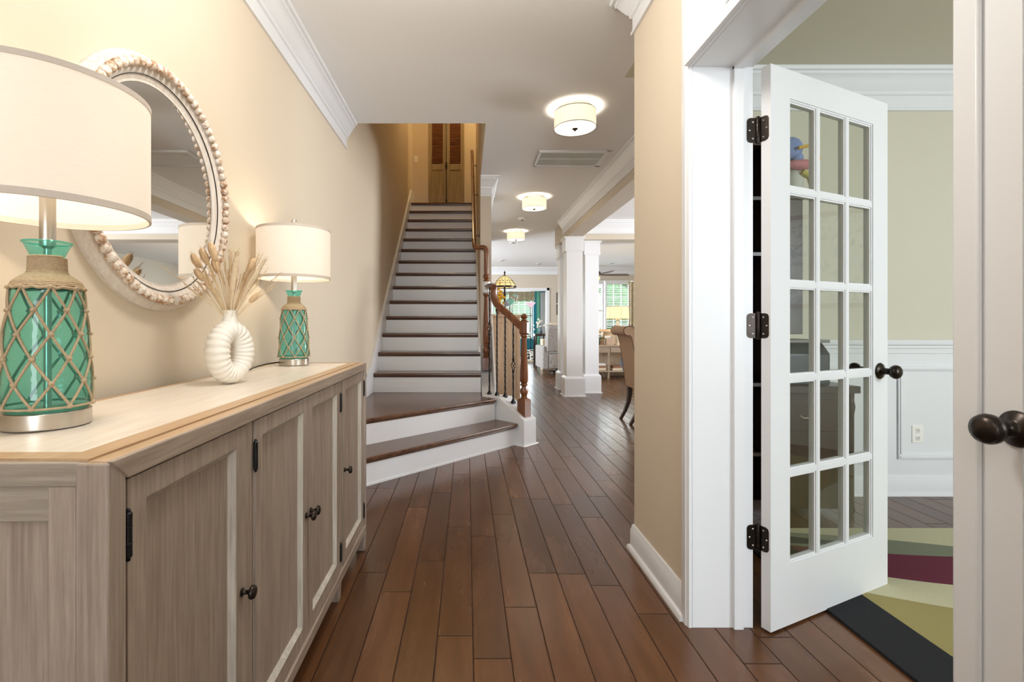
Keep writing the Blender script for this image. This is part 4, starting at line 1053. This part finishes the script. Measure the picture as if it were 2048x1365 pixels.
build('drawer_front', MB().box(1.80, 2.12, 2.730, 2.742, .50, .68), mt['darkwood'], t, bevel=.003); build('drawer_pull', MB().tube([(1.88, 2.73, .59), (1.89, 2.715, .58), (1.94, 2.715, .58), (1.95, 2.73, .59)], .004, 8), mt['steel'], t)
t = thing('printer', 'black and grey printer on the dark desk behind the door panes', 'printer', (1.95, 2.86, .76))
build('printer_body', MB().px([(2.74, .762), (3.02, .762), (3.02, 1.0), (2.80, 1.0), (2.74, .94)], 1.77, 2.06), mt['navy'], t, bevel=.008)
build('printer_lid', MB().box(1.765, 2.075, 2.76, 3.03, 1.0, 1.018), mt['grey_metal'], t, bevel=.004)
build('paper_tray', MB().box(1.80, 2.04, 2.66, 2.76, .80, .806), mt['white'], t)
# paper bird ornament above the hutch
t = thing('toy_bird_ornament', 'blue, yellow and pink toy bird on top of the dark hutch', 'ornament', (1.93, 2.88, 1.86))
m = MB(); m.ball((1.94, 2.88, 1.95), .07, 16, 10, (.8, .8, 1.1)); build('bird_body', m, plain('toy_grey_felt', srgb(190, 190, 180), .9), t)
m = MB(); m.ball((1.97, 2.86, 2.05), .09, 16, 8, (1.0, .5, .35)); build('bird_wing', m, plain('toy_pink_felt', srgb(190, 120, 128), .9), t)
m = MB(); m.ball((1.92, 2.87, 2.15), .075, 16, 8, (.9, .7, .9)); m.ball((1.95, 2.86, 2.09), .035, 12, 8); build('bird_head', m, plain('toy_blue_felt', srgb(120, 140, 190), .9), t)
m = MB(); m.tube([(1.92, 2.80, 2.13), (1.98, 2.79, 2.14), (2.03, 2.80, 2.10), (2.04, 2.80, 2.06)], .010, 8); build('bird_beak', m, plain('toy_yellow_felt', srgb(214, 170, 60), .9), t)
m = MB(); m.tube([(1.96, 2.83, 2.00), (2.01, 2.83, 1.97), (2.03, 2.83, 1.90), (2.02, 2.83, 1.875)], .020, 10); build('bird_tail', m, plain('toy_olive_felt', srgb(180, 170, 90), .9), t)

# ================================================================== HALL CABINET AND LAMPS
C = thing('hall_cabinet', 'washed oak cabinet end behind the balusters, against the stair wall', 'cabinet', (.50, 6.8, 0))
build('cabinet_body', MB().box(.305, .70, 6.36, 7.4, .04, 1.20), mt['cab'], C, bevel=.003)
build('cabinet_top', MB().box(.29, .725, 6.33, 7.43, 1.20, 1.235), mt['cab'], C, bevel=.006)
m = MB(); m.box(.305, .345, 6.352, 6.36, .04, 1.20); m.box(.66, .70, 6.352, 6.36, .04, 1.20); m.box(.345, .66, 6.352, 6.36, 1.12, 1.20); m.box(.345, .66, 6.352, 6.36, .04, .14)
build('end_frame', m, mt['cab'], C, bevel=.002); build('plinth', MB().box(.31, .69, 6.38, 7.38, 0, .04), mt['cab'], C)
T = thing('stained_glass_lamp', 'amber stained glass lamp on the washed oak cabinet', 'table lamp', (.525, 6.75, 1.235), local=True)
build('lamp_stand', MB().lathe([(.07, 0), (.075, .012), (.03, .03), (.014, .06), (.012, .20), (.022, .24), (.022, .28), (.012, .32), (.010, .50), (0, .50)], seg=20), mt['bronze'], T)
sh = build('glass_shade', MB().lathe([(.165, .385), (.160, .40), (.105, .485), (.045, .535), (.03, .54)], seg=12, caps=False), mt['amber'], T, smooth=False)
m = MB()
for k in range(12):
    a = 2*PI*k/12; m.tube([(r*math.cos(a)*1.012, r*math.sin(a)*1.012, z) for r, z in ((.165, .385), (.160, .40), (.105, .485), (.045, .535))], .003, 5)
    b = a+PI/12; m.ball((.108*math.cos(b), .108*math.sin(b), .472), .014, 8, 5, (1, 1, .5))
m.tube([(.135*math.cos(2*PI*j/24), .135*math.sin(2*PI*j/24), .44) for j in range(24)], .0025, 5, closed=True)
m.rings([[Vector((r*math.cos(2*PI*j/24), r*math.sin(2*PI*j/24), z)) for j in range(24)] for r, z in ((.168, .375), (.168, .400), (.163, .400), (.163, .375))], closed=True)
build('leading', m, mt['bronze'], sh)
build('finial', MB().lathe([(.03, .538), (.034, .545), (.010, .555), (.006, .57), (.014, .585), (.010, .60), (.004, .612), (0, .615)], seg=16), mt['bronze'], T)
T = thing('glass_bird_figurine', 'teal and white stained glass bird on the cabinet below the amber lamp', 'figurine', (.57, 6.50, 1.235), local=True)
build('figurine_body', MB().ball((0, 0, .17), .055, 14, 8, (1.5, .25, .8), Matrix.Rotation(-.6, 3, 'Y').to_4x4()).ball((.06, 0, .25), .03, 10, 6, (1, .4, 1)), mt['stained'], T)
m = MB(); m.tube([(-.08, 0, .10), (-.04, 0, .17), (.03, 0, .23), (.08, 0, .28), (.11, 0, .25), (.09, 0, .15), (.04, 0, .10), (-.05, 0, .09)], .005, 6, closed=True); build('figurine_rim', m, mt['white'], T)
build('figurine_stand', MB().lathe([(.04, 0), (.04, .01), (.006, .02), (.006, .12)], seg=14), mt['bronze'], T)
T = thing('dried_flower_basket', 'golden dried flowers in a brown basket on the cabinet behind the handrail', 'dried flowers', (.43, 6.62, 1.235), local=True)
build('basket', MB().lathe([(.03, 0), (.035, .03), (.045, .08), (.04, .08), (.03, .01)], seg=16), mt['louver'], T)
m = MB(); rq = random.Random(4)
for k in range(60): m.ball((rq.gauss(.01, .030), rq.gauss(0, .025), .24+rq.gauss(0, .055)), .016, 6, 4)
for k in range(14): m.tube([(0, 0, .04), (rq.gauss(.01, .03), rq.gauss(0, .025), .24)], .002, 4)
build('flower_heads', m, mt['gold'], T)

# ================================================================== DINING CHAIR
D = thing('dining_chair', 'tall taupe dining chair with scrolled back by the dining opening', 'chair', (2.1, 5.48, 0))
ya, yb = 5.25, 5.71
prof = [(1.875, .38), (1.858, .5), (1.835, .70), (1.805, .88), (1.785, .965), (1.765, .985)]
cxr, czr, rr_ = 1.752, 1.033, .052
prof += [(cxr+rr_*math.cos(a), czr+rr_*math.sin(a)) for a in [math.radians(d) for d in range(285, 80, -15)]]
prof += [(1.79, 1.085), (1.825, 1.06), (1.865, 1.0), (1.905, .88), (1.945, .70), (1.965, .5), (1.975, .38)]
build('backrest', MB().py(prof, ya, yb), mt['chair'], D, bevel=.006, ang=50)
m = MB()
for yy in (ya-.001, yb+.001): m.tube([(a, yy, b) for a, b in prof], .0045, 6, closed=True)
build('piping', m, mt['piping'], D)
build('seat', MB().box(1.90, 2.42, ya, yb, .38, .50), mt['chair'], D, bevel=.02, bseg=4)
def taperleg(pts, s): 
    m = MB(); m.rings([[Vector((x-q, y-q, z)), Vector((x+q, y-q, z)), Vector((x+q, y+q, z)), Vector((x-q, y+q, z))] for (x, y, z), q in zip(pts, s)]); return m
for yy in (5.31, 5.65):
    build('leg', taperleg([(1.90, yy, .40), (1.90, yy, .30), (1.885, yy, .20), (1.85, yy, .10), (1.795, yy, 0)], (.026, .024, .021, .018, .016)), mt['darkwood'], D)
    build('leg', taperleg([(2.38, yy, .40), (2.38, yy, 0)], (.024, .014)), mt['darkwood'], D)
# dining table behind the chair
t = thing('dining_table', 'dark dining table beyond the hall wall edge', 'table', (3.1, 5.5, 0))
build('tabletop', MB().box(2.35, 4.0, 4.3, 6.9, .72, .76), mt['darkwood'], t, bevel=.006)
for a, b in ((2.5, 4.5), (3.85, 4.5), (2.5, 6.7), (3.85, 6.7)): build('leg', MB().box(a-.04, a+.04, b-.04, b+.04, 0, .72), mt['darkwood'], t)

# ================================================================== LIVING ROOM
t = thing('recliner', 'grey patterned recliner seen from behind, left of the columns', 'armchair', (2.06, 10.95, 0), rotz=math.radians(3), local=True)
build('recliner_back', MB().px([(-.52, .50), (-.62, 1.02), (-.50, 1.10), (-.34, 1.06), (-.22, .50)], -.36, .36), mt['recliner'], t, bevel=.03, bseg=4)
build('recliner_cushion', MB().px([(-.46, .60), (-.55, 1.06), (-.46, 1.14), (-.32, 1.10), (-.18, .55)], -.30, .30), mt['cream'], t, bevel=.04, bseg=4)
for s in (-1, 1): build('recliner_arm', MB().box(s*.37-.07, s*.37+.07, -.46, .40, .12, .62), mt['recliner'], t, bevel=.03, bseg=4)
build('recliner_body', MB().box(-.31, .31, -.50, .40, .14, .46), mt['recliner'], t, bevel=.02)
build('recliner_foot', MB().lathe([(.20, 0), (.20, .03), (.06, .05), (.06, .14)], seg=24), mt['darkwood'], t)
build('cream_side_cabinet', MB().box(1.80, 2.10, 11.55, 11.9, 0, .74), mt['cream'], label='cream side cabinet just beyond the grey recliner', cat='cabinet', bevel=.01)
# console table
K = thing('console_table', 'weathered console table with turned legs behind the columns', 'console table', (3.0, 9.95, 0))
build('table_top', MB().box(2.50, 4.2, 9.75, 10.15, .645, .675), mt['console'], K, bevel=.004)
build('drawer_box', MB().box(2.53, 4.15, 9.79, 10.13, .52, .645), mt['console'], K, bevel=.003)
for a in (2.90, 3.50): build('drawer', MB().box(a, a+.50, 9.775, 9.79, .535, .63), mt['console'], K, bevel=.003)
build('lower_shelf', MB().box(2.51, 4.18, 9.77, 10.13, .13, .165), mt['console'], K, bevel=.003)
for a in (2.53, 2.86, 3.5, 4.12):
    for b in (9.79, 10.10):
        build('leg', MB().lathe([(.020, 0), (.028, .04), (.020, .09), (.032, .13), (.032, .165), (.018, .20), (.028, .30), (.018, .42), (.030, .50), (.030, .53)], (a, b, 0), 14), mt['console'], K)
t = thing('beige_sofa', 'beige sofa behind the console table', 'sofa', (3.2, 10.75, 0))
build('sofa_back', MB().px([(10.28, .0), (10.28, .88), (10.24, .95), (10.32, 1.0), (10.44, .96), (10.50, .45), (10.50, .0)], 2.72, 4.4), mt['sofa'], t, bevel=.02)
build('sofa_seat', MB().box(2.72, 4.4, 10.5, 11.2, .0, .48), mt['sofa'], t, bevel=.03)
for a in (2.72, 4.4): build('sofa_arm', MB().box(a-.07, a+.08, 10.30, 11.2, .0, .68), mt['sofa'], t, bevel=.04, bseg=4)
def drumlamp(name, loc, label, r, z0, z1, mat, balls, pw):
    t = thing(name, label, 'table lamp', loc, local=True)
    m = MB(); m.rings([[Vector((q*math.cos(2*PI*j/32), q*math.sin(2*PI*j/32), z)) for j in range(32)] for q, z in ((r, z0), (r*.97, z1), (r*.96, z1), (r*.99, z0))], closed=True); build('lamp_shade', m, mat, t)
    m = MB(); [m.tube([(q*math.cos(2*PI*j/32), q*math.sin(2*PI*j/32), z) for j in range(32)], .005, 6, closed=True) for q, z in ((r, z0), (r*.97, z1))]
    if not balls: [m.tube([(r*math.cos(a), r*math.sin(a), z0), (r*.97*math.cos(a), r*.97*math.sin(a), z1)], .003, 5) for a in [2*PI*k/6-PI/2 for k in range(6)]]
    build('shade_trim', m, mt['jute'] if balls else mt['shutter'], t)
    if balls: pr = MB(); [pr.ball((0, 0, .06+.11*k), .055, 16, 10) for k in range(4)]; pr.lathe([(.06, 0), (.06, .02)], seg=20); pr.tube([(0, 0, .4), (0, 0, z1)], .008, 8)
    else: pr = MB().lathe([(.07, 0), (.07, .02), (.03, .04), (.05, .12), (.07, .24), (.06, .36), (.025, .44), (.02, .50), (.045, .52), (.03, .56), (.01, .60), (.01, z1), (.02, z1+.01), (.015, z1+.035), (0, z1+.04)], seg=24)
    build('lamp_base', pr, mt['cream'] if not balls else mt['ceramic'], t)
    point(name+'_light', (loc[0], loc[1], loc[2]+(z0+z1)/2), pw, WARM, .04)
drumlamp('sofa_table_lamp', (3.10, 9.95, .675), 'lit lamp with yellow cream paneled shade on the console table', .228, .535, .785, mt['yellow_shade'], False, 5)
drumlamp('ball_base_lamp', (3.68, 9.98, .675), 'lit lamp with white stacked-ball base, partly behind the hall wall edge', .20, .58, .83, mt['ivory_shade'], True, 5)
t = thing('flower_vase', 'white flowers with dark green leaves on the console table', 'flowers', (2.69, 9.93, .675), local=True)
build('flower_pot', MB().lathe([(.035, 0), (.05, .05), (.04, .09)], seg=16), mt['darkwood'], t)
rq = random.Random(9); m = MB()
for k in range(30): m.ball((rq.gauss(0, .04), rq.gauss(0, .03), .14+rq.gauss(0, .04)), .025, 7, 5, (1, 1, .6))
build('leaves', m, mt['green'], t); m = MB()
for k in range(10): m.ball((rq.gauss(.05, .03), rq.gauss(-.02, .03), .20+rq.gauss(0, .03)), .025, 8, 6)
build('blossoms', m, mt['flower'], t)
build('wooden_box', MB().box(2.84, 3.0, 9.86, 9.96, .675, .81), mt['cab'], label='small brown wooden box on the console table', cat='box', bevel=.003)
t = thing('table_picture_frame', 'small white picture frame beside the wooden box on the console', 'picture frame', (2.94, 10.04, .675))
build('frame', MB().box(2.86, 3.02, 10.03, 10.05, .675, .86), mt['white'], t, bevel=.003); build('picture', MB().box(2.88, 3.00, 10.028, 10.03, .70, .84), mt['map'], t)
for (a, z, w, hh, mm, l) in ((2.56, .165, .26, .05, 'cream', 'lowest of the books stacked at the left end of the console shelf'), (2.57, .215, .24, .045, 'louver', 'brown book in the middle of the left shelf stack'), (2.56, .26, .25, .04, 'paper', 'white book topmost of the left shelf stack'), (2.95, .165, .20, .045, 'cream', 'cream book lying left of the blue-grey vase'), (2.96, .21, .18, .045, 'louver', 'brown book on top of the cream book beside the vase')):
    o = build('shelf_book', MB().box(a, a+w, 9.80, 10.0, z, z+hh), mt[mm], label=l, cat='book', bevel=.003); o['group'] = 'books on the console shelf'
build('shelf_vase', MB().lathe([(.045, 0), (.050, .03), (.045, .12), (.030, .20), (.032, .25), (.026, .25), (.024, .20)], (3.17, 9.88, .165), 20), mt['bluegrey'], label='blue-grey ceramic vase on the lower console shelf', cat='vase')
build('shelf_vase', MB().lathe([(.05, 0), (.055, .06), (.045, .14), (.030, .19), (.034, .21)], (3.32, 9.90, .165), 20), mt['grey_glaze'], label='pale grey vase beside the blue-grey one on the console shelf', cat='vase')
# ceiling fan
F = thing('ceiling_fan', 'ceiling fan with brown blades in front of the blinds window', 'ceiling fan', (2.60, 9.9, 2.05), local=True)
build('fan_rod', MB().lathe([(.012, .12), (.012, .64), (.06, .66), (.07, .69)], seg=16), mt['bronze'], F)
build('fan_motor', MB().lathe([(0, .03), (.10, .035), (.14, .07), (.13, .12), (.06, .16), (.02, .19)], seg=28), mt['bronze'], F)
build('light_bowl', MB().lathe([(0, -.10), (.05, -.09), (.10, -.05), (.12, .0), (.12, .02)], seg=28), mt['amber'], F)
for k in range(5):
    M = Matrix.Rotation(2*PI*k/5-.06, 4, 'Z') @ Matrix.Translation((0, 0, .06)) @ Matrix.Rotation(.36, 4, 'X')
    m = MB(); m.prism([(.10, -.012), (.2, -.05), (.30, -.065), (.66, -.07), (.70, -.05), (.70, .05), (.66, .07), (.30, .065), (.2, .05), (.10, .012)], lambda a, b: M @ Vector((a, b, -.004)), lambda a, b: M @ Vector((a, b, .004)))
    build('fan_blade', m, mt['brownblade'], F)
# framed pictures
for z0, z1, l in ((1.71, 2.01, 'upper black framed picture with white mat on the far wall'), (1.37, 1.67, 'lower black framed picture with white mat on the far wall')):
    t = thing('framed_picture', l, 'picture', (2.80, YF-.02, z0), 'black framed pictures on the far wall')
    m = MB(); m.box(2.58, 3.0, YF-.025, YF, z0, z0+.03); m.box(2.58, 3.0, YF-.025, YF, z1-.03, z1); m.box(2.58, 2.61, YF-.025, YF, z0, z1); m.box(2.97, 3.0, YF-.025, YF, z0, z1)
    build('frame', m, mt['darkwood'], t); build('mat', MB().box(2.61, 2.97, YF-.012, YF-.001, z0+.03, z1-.03), mt['paper'], t); build('print', MB().box(2.69, 2.89, YF-.014, YF-.011, z0+.08, z1-.08), mt['map'], t)
# curtain by the window
def curtain(x0, x1, y, z0, z1, mat, label, name='window_curtain', amp=.03, waves=4, xdir=True):
    m = MB(); n = 48; R = []
    for k in range(n+1):
        f = k/n; a = x0+(x1-x0)*f; d = amp*math.sin(f*waves*2*PI)
        R.append((a, y+d))
    Rr = [[Vector((a, b, z0)), Vector((a, b, z1)), Vector((a, b+.004, z1)), Vector((a, b+.004, z0))] if xdir else [Vector((b, a, z0)), Vector((b, a, z1)), Vector((b+.004, a, z1)), Vector((b+.004, a, z0))] for a, b in R]
    m.rings(Rr); build(name, m, mat, label=label, cat='curtain')
curtain(4.62, 4.98, YF-.12, .1, 2.32, mt['leafy'], 'leaf print curtain right of the blinds window')
m = MB(); m.tube([(3.0, YF-.12, 2.34), (5.6, YF-.12, 2.34)], .012, 10); build('curtain_rod', m, mt['white'], label='white curtain rod above the living room windows', cat='curtain rod')

# ================================================================== SUNROOM
curtain(1.50, 2.44, 17.40, 1.93, 2.38, mt['leafy'], 'leaf print valance over the sunroom window', 'window_valance', .03, 5)
curtain(15.0, 15.5, 2.60, .15, 2.2, mt['leafy'], 'leaf print curtain at the right side of the sunroom', amp=.03, xdir=False)
struct('trim_15', MB().box(2.53, 2.64, 17.56, 17.60, .0, 2.3), mt['seafoam'])
struct('trim_16', MB().box(2.66, 2.96, 17.55, 17.6, .0, 2.25), mt['trim'])
t = thing('torchiere_floor_lamp', 'thin black floor lamp with a pink glass bowl in the sunroom', 'floor lamp', (2.05, 15.6, 0), local=True)
build('lamp_pole', MB().lathe([(.13, 0), (.13, .02), (.02, .04), (.014, .06), (.014, 1.62), (.03, 1.64)], seg=16), mt['black'], t)
build('glass_bowl', MB().lathe([(.02, 1.63), (.06, 1.66), (.17, 1.80), (.165, 1.80), (.05, 1.67)], seg=16, caps=False), mt['pinkglass'], t)
build('spotted_laundry_basket', MB().lathe([(.13, 0), (.16, .30), (.17, .32), (.15, .31), (.12, .02)], (1.95, 14.7, 0), 20), mt['cow'], label='white basket with black spots on the floor past the doorway', cat='basket')
t = thing('side_table', 'dark side table with white flowers in front of the teal wall', 'side table', (1.78, 12.2, 0))
build('table_top', MB().box(1.70, 2.0, 12.1, 12.5, .80, .86), mt['darkwood'], t, bevel=.004)
for a in (1.73, 1.97):
    for b in (12.13, 12.46): build('leg', MB().box(a-.02, a+.02, b-.02, b+.02, 0, .80), mt['darkwood'], t)
t = thing('orchid_vase', 'white flowers in a dark blue vase on the dark side table', 'flowers', (1.87, 12.3, .86), local=True)
build('vase_body', MB().lathe([(.03, 0), (.06, .06), (.05, .11), (.025, .14), (.035, .16)], seg=18), mt['bluegrey'], t)
rq = random.Random(5); m = MB()
for k in range(16): m.ball((rq.gauss(-.03, .06), rq.gauss(0, .04), .24+rq.gauss(0, .06)), .028, 7, 5, (1, .5, 1))
build('blossoms', m, mt['flower'], t)
build('striped_doormat', MB().box(1.3, 2.2, 14.15, 14.55, .0, .015), mt['cream'], label='cream mat on the floor in the sunroom doorway', cat='mat')
# foyer picture opposite the mirror, seen in the reflection
t = thing('blue_framed_print', 'blue print in a white frame reflected in the round mirror', 'picture', (3.4, 3.305, 1.2))
build('frame', MB().box(3.0, 3.8, 3.30, 3.325, 1.2, 1.75), mt['white'], t, bevel=.004); build('print', MB().box(3.06, 3.74, 3.325, 3.328, 1.26, 1.69), mt['blueart'], t)
# warm light on the upper landing
point('upstairs_lamp', (.9, 8.5, 5.1), 20, (1.0, .70, .32), .08)
point('upstairs_lamp', (-.4, 7.2, 5.3), 14, (1.0, .70, .34), .10)
